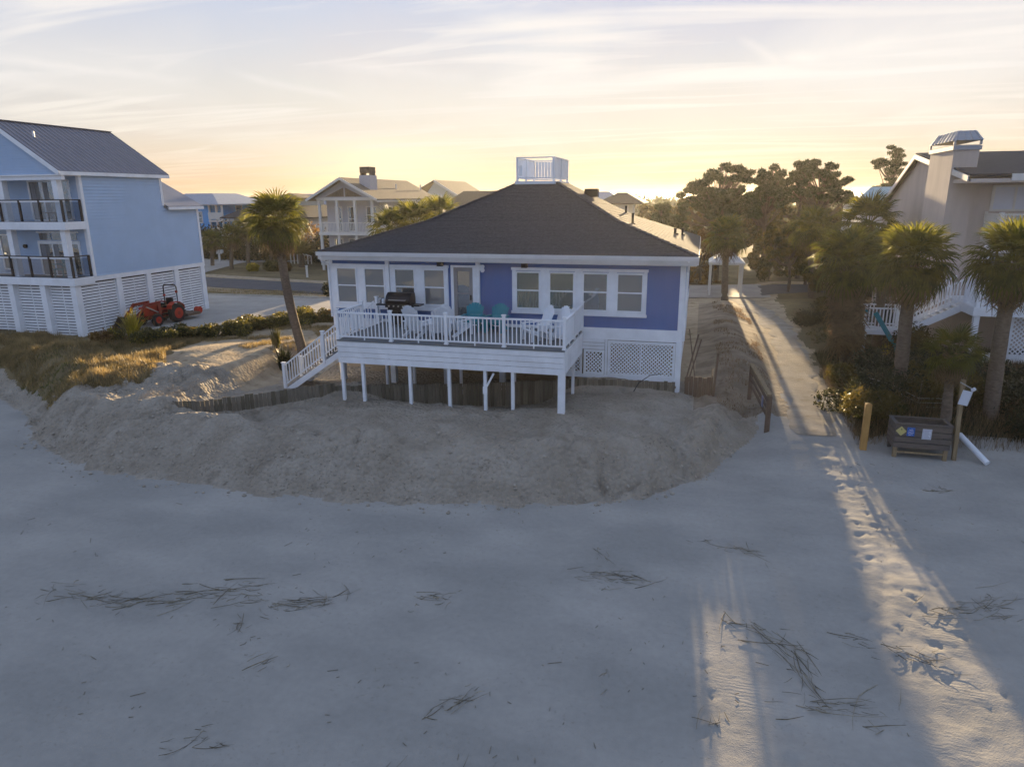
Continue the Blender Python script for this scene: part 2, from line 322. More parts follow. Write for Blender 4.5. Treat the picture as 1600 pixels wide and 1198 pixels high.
def cube_mesh(m):
    if m not in _cube: _cube[m] = np_mesh('board_' + m, CUBE_V, CUBE_F, m)
    return _cube[m]
class MB:
    """collects faces into one mesh (world coordinates)"""
    def __init__(s): s.v = []; s.f = []
    def add(s, vs, fs):
        o = len(s.v); s.v += [tuple(p) for p in vs]; s.f += [tuple(i + o for i in q) for q in fs]; return s
    def box(s, x0, x1, y0, y1, z0, z1):
        return s.add([(x0, y0, z0), (x1, y0, z0), (x1, y1, z0), (x0, y1, z0), (x0, y0, z1), (x1, y0, z1), (x1, y1, z1), (x0, y1, z1)], CUBE_F)
    def beam(s, p, q, w, h, up=(0, 0, 1)):
        mt = beam_matrix(p, q, w, h, up)
        return s.add([mt @ Vector(c) for c in CUBE_V], CUBE_F)
    def tube(s, pts, rad, n=8, cap=True):
        pts = [Vector(p) for p in pts]
        if not isinstance(rad, (list, tuple)): rad = [rad] * len(pts)
        o = len(s.v)
        for i, p in enumerate(pts):
            d = (pts[min(i + 1, len(pts) - 1)] - pts[max(i - 1, 0)]).normalized()
            a = d.cross(Vector((0, 0, 1)))
            if a.length < 0.05: a = d.cross(Vector((0, 1, 0)))
            a.normalize(); b = d.cross(a)
            for k in range(n):
                t = 2 * math.pi * k / n
                s.v.append(tuple(p + (a * math.cos(t) + b * math.sin(t)) * rad[i]))
        for i in range(len(pts) - 1):
            for k in range(n):
                s.f.append((o + i * n + k, o + i * n + (k + 1) % n, o + (i + 1) * n + (k + 1) % n, o + (i + 1) * n + k))
        if cap:
            s.f.append(tuple(o + k for k in range(n))[::-1]); s.f.append(tuple(o + (len(pts) - 1) * n + k for k in range(n)))
        return s
    def poly_slab(s, pts, z0, z1):
        n = len(pts)
        return s.add([(x, y, z0) for x, y in pts] + [(x, y, z1) for x, y in pts],
                     [tuple(range(n))[::-1], tuple(range(n, 2 * n))] + [(i, (i + 1) % n, (i + 1) % n + n, i + n) for i in range(n)])
    def mesh(s, name, m, off=(0, 0, 0), smooth=False):
        me = bpy.data.meshes.new(name)
        me.from_pydata([(x - off[0], y - off[1], z - off[2]) for x, y, z in s.v], [], s.f); me.update()
        me.materials.append(M[m])
        if smooth: me.polygons.foreach_set('use_smooth', [True] * len(me.polygons))
        return me
def beam_matrix(p, q, w, h, up=(0, 0, 1)):
    p, q = Vector(p), Vector(q); d = q - p; L = d.length; x = d.normalized()
    u = Vector(up)
    if abs(x.dot(u)) > 0.99: u = Vector((0, 1, 0))
    y = u.cross(x).normalized(); z = x.cross(y)
    r = Matrix((x, y, z)).transposed().to_4x4()
    return Matrix.Translation((p + q) / 2) @ r @ Matrix.Diagonal((L, w, h, 1))
def tag(o, label=None, cat=None, group=None, kind=None):
    if label: o['label'] = label
    if cat: o['category'] = cat
    if group: o['group'] = group
    if kind: o['kind'] = kind
    return o
def link(name, me, parent=None):
    o = bpy.data.objects.new(name, me); col.objects.link(o)
    if parent is not None: o.parent = parent
    return o
class Thing:
    """an Empty at the thing's base; parts are given in world coordinates"""
    def __init__(s, name, label, cat, loc, group=None):
        s.o = link(name, None); s.loc = Vector(loc); s.o.location = loc
        s.o.empty_display_size = 0.3
        tag(s.o, label, cat, group)
    def part(s, name, m, mb, parent=None, smooth=False, kind=None):
        o = link(name, mb.mesh(name, m, s.loc, smooth), parent or s.o)
        if kind: o['kind'] = kind
        return o
    def box(s, name, m, x0, x1, y0, y1, z0, z1, parent=None, label=None):
        o = link(name, cube_mesh(m), parent or s.o)
        o.location = Vector(((x0 + x1) / 2, (y0 + y1) / 2, (z0 + z1) / 2)) - s.loc
        o.scale = (abs(x1 - x0), abs(y1 - y0), abs(z1 - z0))
        if label: o['label'] = label
        return o
    def beam(s, name, m, p, q, w, h, parent=None, up=(0, 0, 1)):
        o = link(name, cube_mesh(m), parent or s.o)
        o.matrix_local = Matrix.Translation(-s.loc) @ beam_matrix(p, q, w, h, up)
        return o
def solo(name, me, label, cat, loc=(0, 0, 0), group=None):
    o = link(name, me); o.location = loc; return tag(o, label, cat, group)
def copy_tree(o, parent=None):
    c = o.copy(); col.objects.link(c)
    if parent is not None: c.parent = parent
    for ch in o.children: copy_tree(ch, c)
    return c

# ------------------------------------------------------------------ ground relief
def vnoise(x, y, seed=0):
    xi = np.floor(x).astype(np.int64); yi = np.floor(y).astype(np.int64)
    fx = x - xi; fy = y - yi
    fx = fx * fx * (3 - 2 * fx); fy = fy * fy * (3 - 2 * fy)
    def h(a, b):
        n = (a * 374761393 + b * 668265263 + seed * 974711) & 0xffffffff
        n = ((n ^ (n >> 13)) * 1274126177) & 0xffffffff
        return ((n ^ (n >> 16)) & 0xffff) / 65535.0
    a = h(xi, yi); b = h(xi + 1, yi); c = h(xi, yi + 1); d = h(xi + 1, yi + 1)
    return (a * (1 - fx) + b * fx) * (1 - fy) + (c * (1 - fx) + d * fx) * fy
def fbm(x, y, seed=0, o=4, g=0.5):
    s = 0; a = 1; t = 0
    for i in range(o):
        s = s + a * vnoise(x * 2 ** i + i * 17.3, y * 2 ** i - i * 9.1, seed + i); t += a; a *= g
    return s / t - 0.5
def sm(t):
    t = np.clip(t, 0, 1); return t * t * (3 - 2 * t)
YB = ([-200, -34, -29, -25, -22, -18, -11, -4.4, -1.2, 0.5, 1.6, 2.3], [24, 23, 21.6, 19.6, 17.3, 15.5, 15.1, 16.2, 17.4, 19.6, 22.2, 24])
BL = ([-19, -18.3, -16.3, -14.6, -12.9, -10, -7.5, -4.8, -3.4, -0.6], [18.5, 18.7, 19.4, 20.7, 22.4, 23.3, 24.1, 25.3, 25.72, 25.8])   # bulkhead line
FEET = [(4.62, 18.25), (4.24, 17.55), (4.64, 17.51), (4.14, 16.89), (4.98, 17.1), (5.0, 16.27), (5.3, 15.6), (5.27, 14.87), (4.45, 14.5), (4.66, 14.19),
        (4.4, 19.0), (4.7, 19.5), (4.2, 20.1), (4.55, 20.8), (0.5, 9.3), (0.62, 10.2), (0.45, 8.8), (0.6, 8.2), (0.5, 10.9), (5.5, 13.6), (5.2, 13.0), (5.6, 12.2), (5.3, 11.4)]
_r = random.Random(41)
for _k in range(46):
    _y = _r.uniform(6.5, 22.5); _x = float(np.interp(_y, [6, 12, 18, 23], [3.6, 4.6, 4.4, 4.1])) + _r.gauss(0, .75); FEET.append((_x, _y))
_a = 0
for _k in range(16):          # one trail crossing the beach
    FEET.append((1.0 + _k * .21 + (.12 if _k % 2 else -.12), 7.2 + _k * .62))
TRACK = [(5.16, 23.4), (4.95, 18.4), (4.45, 15.5), (3.83, 13.2), (3.0, 10.0), (2.0, 6.0)]
def ground_h(x, y):
    x = np.asarray(x, dtype=np.float64); y = np.asarray(y, dtype=np.float64)
    yb = np.interp(x, *YB)
    yb = yb + 0.55 * fbm(x * 0.8, x * 0 + 3, 5)
    t = (y - yb)
    leftish = sm((-17.0 - x) / 4)
    crest = 1.26 + 0.45 * fbm(x * 0.55, y * 0.2, 11) + 0.12 * leftish
    crest = crest * np.interp(x, [-2.5, -0.2, 1.4, 2.3], [1.0, 0.66, 0.66, 0.9])
    width = 2.3 + 0.8 * fbm(x * 0.4, x * 0, 21)
    width = np.where(x > 0.2, width + sm((x - 0.2) / 1.5) * 3.5, width)
    z = sm(t / width) * crest
    # gullies and slumps down the dune face
    face = sm(t / 0.6) * (1 - sm((t - 6.5) / 2))
    gully = np.abs(fbm(x * 1.5 + 2.6 * fbm(x * .5, y * .6, 3, 3), y * 0.55, 31, 4)) * 2
    z = z - face * 0.50 * np.clip(0.5 - gully * 1.6, 0, 1) * sm(fbm(x * .33, y * .1, 33) * 4 + .6) + face * 0.36 * fbm(x * 0.9, y * 0.9, 41, 5, 0.6)
    lump = fbm(x * 0.5, y * 0.75, 51, 3)
    z = z + face * 0.6 * np.clip(lump, -.1, 1)
    z = z + face * 0.14 * fbm(x * 3.1, y * 3.1, 57, 4, 0.65)
    crumb = np.clip(fbm(x * 2.6, y * 2.6, 55, 4, 0.65), 0, 1); z = z + face * sm(fbm(x * .45, y * .45, 58) * 5 + .6) * 0.32 * crumb
    # saddle behind the front crest, in front of the bulkhead
    bl = np.interp(x, *BL)
    bfoot = np.exp(-((y - bl + 0.55) / 0.5) ** 2) * sm((x + 18.3) / 1.2) * (1 - sm((x + 12.5) / 2))
    z = z - 0.30 * bfoot
    sad = sm((t - width) / 1.2) * (1 - sm((y - bl + 0.2) / 0.4)) * sm((x + 17.5) / 2) * (1 - sm((x + 1.5) / 2.5))
    z = z * (1 - sad) + sad * (np.interp(y - yb, [3.4, 4.6, 6.2], [0.46, 0.52, 0.80]) + 0.50 * fbm(x * 0.55, y * 0.8, 61, 4, 0.6) + 0.25 * np.clip(fbm(x * 1.7, y * 1.7, 63, 4, 0.6), 0, 1))
    # hollow just in front of the bulkhead under the deck
    hol = sm((y - 22.5) / 0.9) * (1 - sm((y - 27) / 1.0)) * sm((x + 12.5) / 1.5) * (1 - sm((x + 5.8) / 1.6))
    z = z * (1 - hol) + hol * 0.30
    behind = sm((y - bl - 0.1) / 0.5) * sm((x + 19) / 1.2) * (1 - sm((x + 2.2) / 1.6)) * (1 - sm((y - 27.5) / 4.0))
    z = z * (1 - behind) + behind * 0.42
    # yard level further inland
    inl = sm((y - 26.5) / 4.0)
    yard = 1.18 + 0.10 * fbm(x * 0.3, y * 0.3, 71)
    z = z * (1 - inl) + yard * inl
    # mound between house and path
    md = np.exp(-((x - 1.55) / 1.1) ** 2) * sm((y - 23) / 7) * (1 - sm((y - 44) / 6)) 
    z = z + 0.38 * md
    # right side: path cutting and vegetated bank
    zp = np.interp(y, [19, 21, 24, 27, 32, 38, 45, 60], [0.0, 0.10, 0.33, 0.5, 0.78, 1.05, 1.18, 1.18])
    px = np.interp(y, [20, 24, 27, 31, 37, 43, 48], [4.1, 4.1, 4.15, 4.35, 4.5, 4.1, 2.9])
    right = sm((x - 1.9) / 0.9)
    bank = sm((x - px - 1.1) / 1.6) * sm((y - 22.6) / 1.9)
    zr = zp + bank * np.clip(1.18 - zp + 0.15 + 0.25 * fbm(x * .5, y * .5, 81), 0, 2)
    wl_ = sm((px - 1.0 - x) / 0.8) * sm((y - 24) / 3)
    zr = zr + wl_ * np.clip(1.25 - zp, 0, 2) * 0.9
    z = z * (1 - right) + zr * right
    z = z + 0.05 * fbm(x * 0.22, y * 0.22, 91, 3) + 0.018 * fbm(x * 1.3, y * 1.3, 95, 3)
    # disturbed sand on the walking line
    act = np.exp(-((x - np.interp(y, [6, 12, 18, 24], [3.5, 4.6, 4.4, 4.2])) / 1.3) ** 2) * (1 - sm((y - 24) / 3))
    z = z + act * 0.035 * fbm(x * 3.1, y * 3.1, 101, 3, 0.6)
    rough = sm((x - 0.8) / 1.5) * (1 - sm((y - 20) / 2))
    z = z + rough * (0.034 * fbm(x * 2.2, y * 2.2, 111, 4, 0.65) + 0.05 * np.clip(fbm(x * 1.6, y * 3.6, 115, 3) - .12, 0, 1))
    cx = np.interp(y, [p[1] for p in TRACK][::-1], [p[0] for p in TRACK][::-1])
    for off in (-0.85, 0.0, 0.85):
        dd = np.abs(x - cx - off * (1 if off else 0) + 0)
        z = z - 0.016 * np.exp(-(dd / 0.10) ** 2) * (1 - sm((y - 22) / 3)) * (0.6 if off else 1) + 0.006 * np.exp(-((dd - 0.2) / 0.08) ** 2) * (1 - sm((y - 22) / 3))
    for i, (fx, fy) in enumerate(FEET):
        q_ = (1.0 + 0.5 * math.sin(i * 2.3)); an_ = 0.5 * math.sin(i * 1.7); ux = (x - fx) * math.cos(an_) + (y - fy) * math.sin(an_); uy = (y - fy) * math.cos(an_) - (x - fx) * math.sin(an_)
        r2 = (ux / 0.07) ** 2 + (uy / 0.13) ** 2
        z = z - 0.030 * q_ * np.exp(-r2 ** 1.5) + 0.009 * q_ * np.exp(-((np.sqrt(r2) - 1.6) / 0.5) ** 2)
    return z
def gh(x, y): return float(ground_h(np.array([float(x)]), np.array([float(y)]))[0])

def axis(parts):
    out = [parts[0][0]]
    for a, b, d in parts:
        n = max(1, int(round((b - a) / d))); out += list(np.linspace(a, b, n + 1)[1:])
    return np.array(out)
gx = axis([(-3000, -600, 600), (-600, -120, 60), (-120, -60, 6), (-60, -32, 1.0), (-32, -20, 0.16), (-20, 9, 0.09), (9, 20, 0.25), (20, 60, 2), (60, 240, 30), (240, 3000, 460)])
gy = axis([(-40, -4, 4), (-4, 4, 0.5), (4, 26.5, 0.09), (26.5, 46, 0.3), (46, 80, 1.0), (80, 160, 6), (160, 400, 40), (400, 4000, 450)])
GX, GY = np.meshgrid(gx, gy)
GZ = ground_h(GX, GY)
nx, ny = len(gx), len(gy)
gv = np.stack([GX.ravel(), GY.ravel(), GZ.ravel()], 1)
ii, jj = np.meshgrid(np.arange(nx - 1), np.arange(ny - 1))
a = (jj * nx + ii).ravel(); gf = np.stack([a, a + 1, a + nx + 1, a + nx], 1)
fcx = ((GX[:-1, :-1] + GX[1:, 1:]) / 2).ravel(); fcy = ((GY[:-1, :-1] + GY[1:, 1:]) / 2).ravel()
ybf = np.interp(fcx, *YB) + 0.5 * fbm(fcx * 0.8, fcx * 0 + 3, 5) + 0.5 * fbm(fcx * 1.5, fcy * 1.5, 7)
grass_x = lambda y: np.interp(y, [18.5, 19.2, 20.2, 21.2, 22.6, 24.4, 27, 30], [-24, -22.6, -21.3, -20.7, -21.2, -22.4, -23.3, -24])
lab = np.zeros(len(gf), dtype=int)                       # 0 beach
wob = 2.0 * fbm(fcx * 0.35, fcy * 0.35, 131, 4) + 0.8 * fbm(fcx * 1.5, fcy * 1.5, 132, 3)
lab[(fcy > ybf + 0.15) & (fcx < 2.0 + 0.6 * wob)] = 1    # dune
lab[(fcx < -17.5 + wob) & (fcy > 23.4 + wob * 0.6)] = 2  # yard sand
lab[(fcy > 27.5 + wob * 0.5)] = 2
lab[(fcx < grass_x(fcy) + 0.5 * wob) & (fcy > ybf + 1.1) & (fcy < 29.6 + wob)] = 4
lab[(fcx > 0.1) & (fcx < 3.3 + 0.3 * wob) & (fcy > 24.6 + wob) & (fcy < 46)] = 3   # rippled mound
lab[(fcx > 5.3 + 0.5 * wob) & (fcy > 23.4 + 0.3 * wob)] = 4                     # vegetated bank floor
lab[(fcy > 44.0) & (fcx < -6)] = 4
lab[(fcy > 57 + wob)] = 4
lab[(fcy > 110)] = 5
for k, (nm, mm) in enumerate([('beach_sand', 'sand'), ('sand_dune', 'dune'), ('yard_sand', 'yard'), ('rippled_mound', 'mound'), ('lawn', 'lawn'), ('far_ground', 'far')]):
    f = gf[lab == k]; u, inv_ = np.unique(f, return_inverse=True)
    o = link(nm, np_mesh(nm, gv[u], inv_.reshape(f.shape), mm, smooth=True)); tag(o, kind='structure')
o = link('sea', MB().box(-3000, 3000, -3000, -38, -1.0, -0.35).mesh('sea', 'sea')); tag(o, kind='structure')
tag(link('beach_wet_edge', MB().box(-3000, 3000, -39, -37, -0.9, 0.05).mesh('beach_wet_edge', 'sand')), kind='structure')

def drape(name, pts, w, m, lift, step=0.5, cross=6, kind='structure', rag=0.0):
    """ribbon laid over the ground along pts"""
    P = [Vector((*p, 0)) for p in pts]; L = [0]
    for a_, b_ in zip(P, P[1:]): L.append(L[-1] + (b_ - a_).length)
    s = np.arange(0, L[-1], step); xs = np.interp(s, L, [p.x for p in P]); ys = np.interp(s, L, [p.y for p in P])
    k = np.array([1, 2, 3, 2, 1]) / 9.0
    if len(xs) > 12:
        xs2 = np.convolve(np.pad(xs, 2, 'edge'), k, 'valid'); ys2 = np.convolve(np.pad(ys, 2, 'edge'), k, 'valid'); xs, ys = xs2, ys2
    tx, ty = np.gradient(xs), np.gradient(ys); q = np.hypot(tx, ty); nx_, ny_ = -ty / q, tx / q
    V = []; F = []
    for j in range(cross + 1):
        o_ = (j / cross - 0.5) * w
        if rag and j in (0, cross): o_ = o_ + np.sign(o_) * rag * (0.6 + 3.2 * fbm(s * 1.1, s * 0 + j, 171, 4, 0.6))
        if rag and j in (0, cross): lift_ = lift - 0.025
        else: lift_ = lift
        X_, Y_ = xs + nx_ * o_, ys + ny_ * o_
        V.append(np.stack([X_, Y_, ground_h(X_, Y_) + lift_], 1))
    V = np.stack(V, 1).reshape(-1, 3)
    for i in range(len(s) - 1):
        for j in range(cross):
            a_ = i * (cross + 1) + j; F.append((a_, a_ + cross + 1, a_ + cross + 2, a_ + 1))
    o = link(name, np_mesh(name, V, F, m, True)); return tag(o, kind=kind)
drape('sand_path', [(4.15, 23.4), (4.1, 26), (4.3, 31), (4.5, 37), (4.1, 43), (2.9, 48), (2.0, 52)], 1.05, 'path', 0.03, 0.2, 10, rag=.24)
ROAD = [(-95, 60), (-60, 53.5), (-38.8, 50.2), (-27, 48.0), (-14, 47.6), (-4, 50), (6, 54.5), (30, 58), (80, 60)]
drape('road', ROAD, 5.0, 'asphalt', 0.05, 1.0, 8)
def offset(pts, d):
    out = []
    for i, p in enumerate(pts):
        a_, b_ = Vector(pts[max(i - 1, 0)]), Vector(pts[min(i + 1, len(pts) - 1)]); t = (b_ - a_).normalized()
        out.append((p[0] - t.y * d, p[1] + t.x * d))
    return out
drape('sandy_verge', offset(ROAD, -3.6)[:6], 1.9, 'yard', 0.035, 1.0, 4)
drape('far_verge', offset(ROAD, 3.5), 1.6, 'yard', 0.035, 1.0, 4)
tag(link('driveway', MB().poly_slab([(-44, 43.0), (-14.5, 43.6), (-14.5, 37.8), (-21.5, 37.9), (-24.6, 36.9), (-25.3, 34), (-25.6, 31.6), (-27.5, 30.4), (-44, 30.2)], 0.9, 1.275).mesh('driveway', 'concrete')), kind='structure')
tag(link('driveway_kerb', MB().box(-44, -14.5, 43.05, 43.25, 1.0, 1.36).mesh('driveway_kerb', 'kerb')), kind='structure')
drape('side_street', [(-48, 54), (-52, 66), (-50, 80), (-30, 84)], 5.5, 'concrete', 0.06, 1.0, 5)
drape('cross_street', [(-70, 68), (-55, 68.5), (-42, 72.5), (-26, 72)], 5.5, 'concrete', 0.07, 1.0, 5)
tag(link('concrete_apron', MB().poly_slab([(-1, 49), (8, 51), (14, 57.5), (12, 60), (-3, 55)], 1.0, 1.27).mesh('concrete_apron', 'concrete')), kind='structure')

# ------------------------------------------------------------------ the blue beach house
XL, XR, YF, YK = -14.87, -0.50, 26.0, 38.6          # walls
SL, EX0, EX1, EY0, EY1 = 5.66, -15.05, -0.06, 25.4, 39.2
H = Thing('beach_house', 'deep blue single-storey beach house with white trim and grey hip roof on white pilings', 'house', (-7.7, 33, 1.0))
H.part('wall', 'blue', MB().box(XL, XR, YF, YK, 3.17, 5.66))
# right wall is clad in white-ish boards below
H.box('floor_band', 'white', XL - .02, XR + .02, YF - .03, YK + .02, 2.72, 3.17)
H.box('corner_board', 'white', XL - .04, XL + .10, YF - .045, YF + .1, 3.172, 5.60)
H.box('corner_board', 'white', XR - .16, XR + .04, YF - .045, YF + .1, 3.172, 5.60)
for x in (-12.27, -8.41):
    H.box('trim_board', 'white', x - .075, x + .075, YF - .11, YF - .001, 3.174, 5.60)
# soffit, fascia, gutter
H.part('soffit', 'fascia', MB().box(EX0 + .03, EX1 - .03, EY0 + .03, EY1 - .03, 5.60, 5.68))
H.box('fascia_board', 'fascia', EX0, EX1, EY0 - .025, EY0, 5.64, 5.90)
H.box('fascia_board', 'fascia', EX1, EX1 + .025, EY0, EY1, 5.64, 5.90)
H.box('fascia_board', 'fascia', EX0 - .025, EX0, EY0, EY1, 5.64, 5.90)
H.part('gutter', 'fascia', MB().box(EX0 - .03, EX1 + .03, EY0 - .14, EY0 - .028, 5.79, 5.93).box(EX0 - .03, EX1 + .03, EY0 - .155, EY0 - .141, 5.90, 5.945))
H.part('downspout', 'white', MB().tube([(XL - .05, EY0 - .05, 5.78), (XL - .1, EY0 + .1, 5.55), (XL - .06, YF - .08, 5.35), (XL - .05, YF - .08, 3.2)], .045, 6))
H.part('downspout', 'white', MB().tube([(XR + .12, EY0 - .02, 5.78), (XR + .12, EY0 + .2, 5.5), (XR + .10, YF - .06, 5.35), (XR + .08, YF - .06, 2.8)], .045, 6))
# roof: two pitches, ridge platform at x -8.25..-6.5, y 31.9..34.7
def roof_z(s):
    return 5.95 + (0.325 * s if s < 3.36 else 1.092 + 0.512 * (s - 3.36))
rings = []
for s, kk in ((0, 0), (3.36, 3.36), (6.62, 6.5)):
    rings.append([(EX0 + s * 6.8 / 6.62, EY0 + kk), (EX1 - s * 6.44 / 6.62, EY0 + kk), (EX1 - s * 6.44 / 6.62, EY1 - kk * 4.5 / 6.5), (EX0 + s * 6.8 / 6.62, EY1 - kk * 4.5 / 6.5)])
RZ = [5.93, 7.04, 8.66]
rm = MB(); vs = []
for r_, z_ in zip(rings, RZ): vs += [(x, y, z_) for x, y in r_]
fs = []
for i in range(2):
    for k in range(4): fs.append((i * 4 + k, i * 4 + (k + 1) % 4, i * 4 + 4 + (k + 1) % 4, i * 4 + 4 + k))
fs.append((8, 9, 10, 11)); fs.append((3, 2, 1, 0)); rm.add(vs, fs)
roof = H.part('roof', 'shingle_joint', rm)
# shingle courses: thin tabs with uneven thickness on the two slopes in view
def shingle_slope(P00, P10, P01, P11, nc, tab, rng, mb):
    """trapezoid lower edge P00-P10, upper edge P01-P11"""
    P00, P10, P01, P11 = map(Vector, (P00, P10, P01, P11))
    nrm = (P10 - P00).cross(P01 - P00).normalized()
    for c in range(nc):
        t0, t1 = c / nc, (c + 1.25) / nc
        t1 = min(t1, 1)
        a0, b0 = P00.lerp(P01, t0), P10.lerp(P11, t0); a1, b1 = P00.lerp(P01, t1), P10.lerp(P11, t1)
        W = (b0 - a0).length; u = -rng.random() * tab / W
        while u < 1:
            w_ = tab * (0.6 + 0.8 * rng.random()) / W; x0, x1 = max(u, 0), min(u + w_ - 0.01 / W, 1)
            if x1 > x0:
                h_ = 0.012 + 0.010 * rng.random()
                q = [a0.lerp(b0, x0), a0.lerp(b0, x1), a1.lerp(b1, x1), a1.lerp(b1, x0)]
                top = [q[0] + nrm * h_, q[1] + nrm * h_, q[2] + nrm * .004, q[3] + nrm * .004]
                mb.add([q[0], q[1]] + top, [(2, 3, 4, 5), (0, 1, 3, 2)])
            u += w_
rng = random.Random(4)
sh = MB()
for i, nc in ((0, 26), (1, 28)):
    lo, hi = rings[i], rings[i + 1]
    shingle_slope((*lo[0], RZ[i]), (*lo[1], RZ[i]), (*hi[0], RZ[i + 1]), (*hi[1], RZ[i + 1]), nc, 0.34, rng, sh)
    shingle_slope((*lo[1], RZ[i]), (*lo[2], RZ[i]), (*hi[1], RZ[i + 1]), (*hi[2], RZ[i + 1]), nc, 0.40, rng, sh)
    shingle_slope((*lo[3], RZ[i]), (*lo[0], RZ[i]), (*hi[3], RZ[i + 1]), (*hi[0], RZ[i + 1]), nc, 0.8, rng, sh)
H.part('shingles', 'shingle', sh, roof, kind='stuff')
rc = MB()
for i in range(2):
    for k in (0, 1):
        p, q = Vector((*rings[i][k], RZ[i])), Vector((*rings[i + 1][k], RZ[i + 1])); n_ = 14
        for j in range(n_): rc.beam(p.lerp(q, j / n_) + Vector((0, 0, .035)), p.lerp(q, (j + .97) / n_) + Vector((0, 0, .022)), 0.26, 0.02)
H.part('hip_caps', 'shingle', rc, roof, kind='stuff')
for x, y, h_, r_ in ((-2.9, 30.6, .42, .05), (-1.2, 33.6, .22, .06), (-0.9, 34.6, .30, .05), (-3.7, 35.4, .35, .05)):
    zz = roof_z(EX1 - x) ; H.part('vent_pipe', 'tyre', MB().tube([(x, y, zz - .1), (x, y, zz + h_)], r_, 8).tube([(x, y, zz - .05), (x, y, zz + .04)], r_ * 2.4, 8).tube([(x, y, zz + h_), (x, y, zz + h_ + .04)], r_ * 1.3, 8), roof)
zz = roof_z(EX1 + 5.15); H.part('roof_vent', 'tyre', MB().box(-5.5, -4.9, 33.6, 34.2, 8.0, 8.38), roof)

def window(T, x0, x1, z0, z1, y, pane='pane', blind=False, side=0.06, frame='white', sash=True):
    fr = MB().box(x0 - side, x0, y - .075, y - .002, z0 - side, z1 + side).box(x1, x1 + side, y - .075, y - .002, z0 - side, z1 + side)
    fr.box(x0, x1, y - .075, y - .002, z1, z1 + side).box(x0, x1, y - .09, y - .002, z0 - side, z0)
    w_ = T.part('window', frame, fr)
    zm = (z0 + z1) / 2
    if sash:
        T.box('sash_bar', frame, x0, x1, y - .050, y - .010, zm - .025, zm + .025, w_)
        T.box('pane', pane, x0, x1, y - .040, y - .014, zm + .025, z1, w_)
        T.box('pane', pane, x0, x1, y - .028, y - .006, z0, zm - .025, w_)
    else:
        T.box('pane', pane, x0, x1, y - .035, y - .010, z0, z1, w_)
    return w_
# left bank of four windows with panel trim around
def trim_bank(x0, x1, z0, z1, cuts, y=YF):
    """white panel boards filling between window openings"""
    xs = [x0] + [v for c in cuts for v in c] + [x1]
    zt, zb = 5.26, 3.80
    for i in range(0, len(xs), 2):
        H.box('panel_board', 'white', xs[i] + .003, xs[i + 1] - .003, y - .05, y - .001, z0 + .10, z1 - .10)
    H.box('head_trim', 'white', x0 - .03, x1 + .03, y - .07, y - .001, z1 - .098, z1)
    H.box('sill_trim', 'white', x0 - .03, x1 + .03, y - .08, y - .001, z0, z0 + .098)
    for a_, b_ in cuts:
        H.box('panel_board', 'white', a_ + .001, b_ - .001, y - .048, y - .001, 5.22 + .061, z1 - .10)
        H.box('panel_board', 'white', a_ + .001, b_ - .001, y - .048, y - .001, z0 + .10, 3.85 - .061)
LW = [(-14.55, -13.72), (-13.29, -12.46)]
LW2 = [(-11.94, -11.13), (-10.67, -9.84)]
RW = [(-6.82, -5.95), (-5.50, -4.61), (-4.20, -3.33), (-2.91, -2.02)]
trim_bank(-14.77, -12.36, 3.58, 5.42, [(a_ - .06, b_ + .06) for a_, b_ in LW])
trim_bank(-12.18, -9.66, 3.58, 5.42, [(a_ - .06, b_ + .06) for a_, b_ in LW2])
trim_bank(-7.02, -1.84, 3.62, 5.40, [(a_ - .06, b_ + .06) for a_, b_ in RW])
for i, (a_, b_) in enumerate(LW + LW2): window(H, a_, b_, 3.85, 5.22, YF, 'pane_blind' if i != 2 else 'pane')
for i, (a_, b_) in enumerate(RW): window(H, a_, b_, 3.85, 5.20, YF, ('pane_green', 'pane_green', 'pane', 'pane_blind')[i])
# door
dfr = MB().box(-9.53, -9.42, YF - .09, YF - .002, 3.174, 5.44).box(-8.62, -8.50, YF - .09, YF - .002, 3.174, 5.44).box(-9.42, -8.62, YF - .09, YF - .002, 5.36, 5.44)
H.part('door_frame', 'white', dfr)
dr = H.part('door', 'door_grey', MB().box(-9.42, -9.27, YF - .06, YF - .004, 3.18, 5.36).box(-8.77, -8.62, YF - .06, YF - .004, 3.18, 5.36)
            .box(-9.27, -8.77, YF - .06, YF - .004, 5.20, 5.36).box(-9.27, -8.77, YF - .06, YF - .004, 4.30, 4.36).box(-9.27, -8.77, YF - .06, YF - .004, 3.18, 3.45))
H.box('pane', 'pane', -9.27, -8.77, YF - .03, YF - .01, 4.36, 5.20, dr); H.box('pane', 'pane', -9.27, -8.77, YF - .03, YF - .01, 3.45, 4.30, dr)
H.box('handle', 'black', -8.73, -8.68, YF - .12, YF - .062, 4.08, 4.28, dr)
for x in (-9.95, -6.50):
    H.part('wall_lamp', 'black', MB().box(x - .11, x + .11, YF - .22, YF - .002, 5.40, 5.58).box(x - .07, x + .07, YF - .25, YF - .221, 5.42, 5.55))
H.part('floodlight', 'white', MB().box(-8.40, -8.28, YF - .2, YF - .112, 5.28, 5.52).tube([(-8.25, YF - .2, 5.45), (-8.12, YF - .32, 5.42)], [.05, .09], 8).tube([(-8.25, YF - .18, 5.33), (-8.13, YF - .30, 5.28)], [.05, .09], 8))
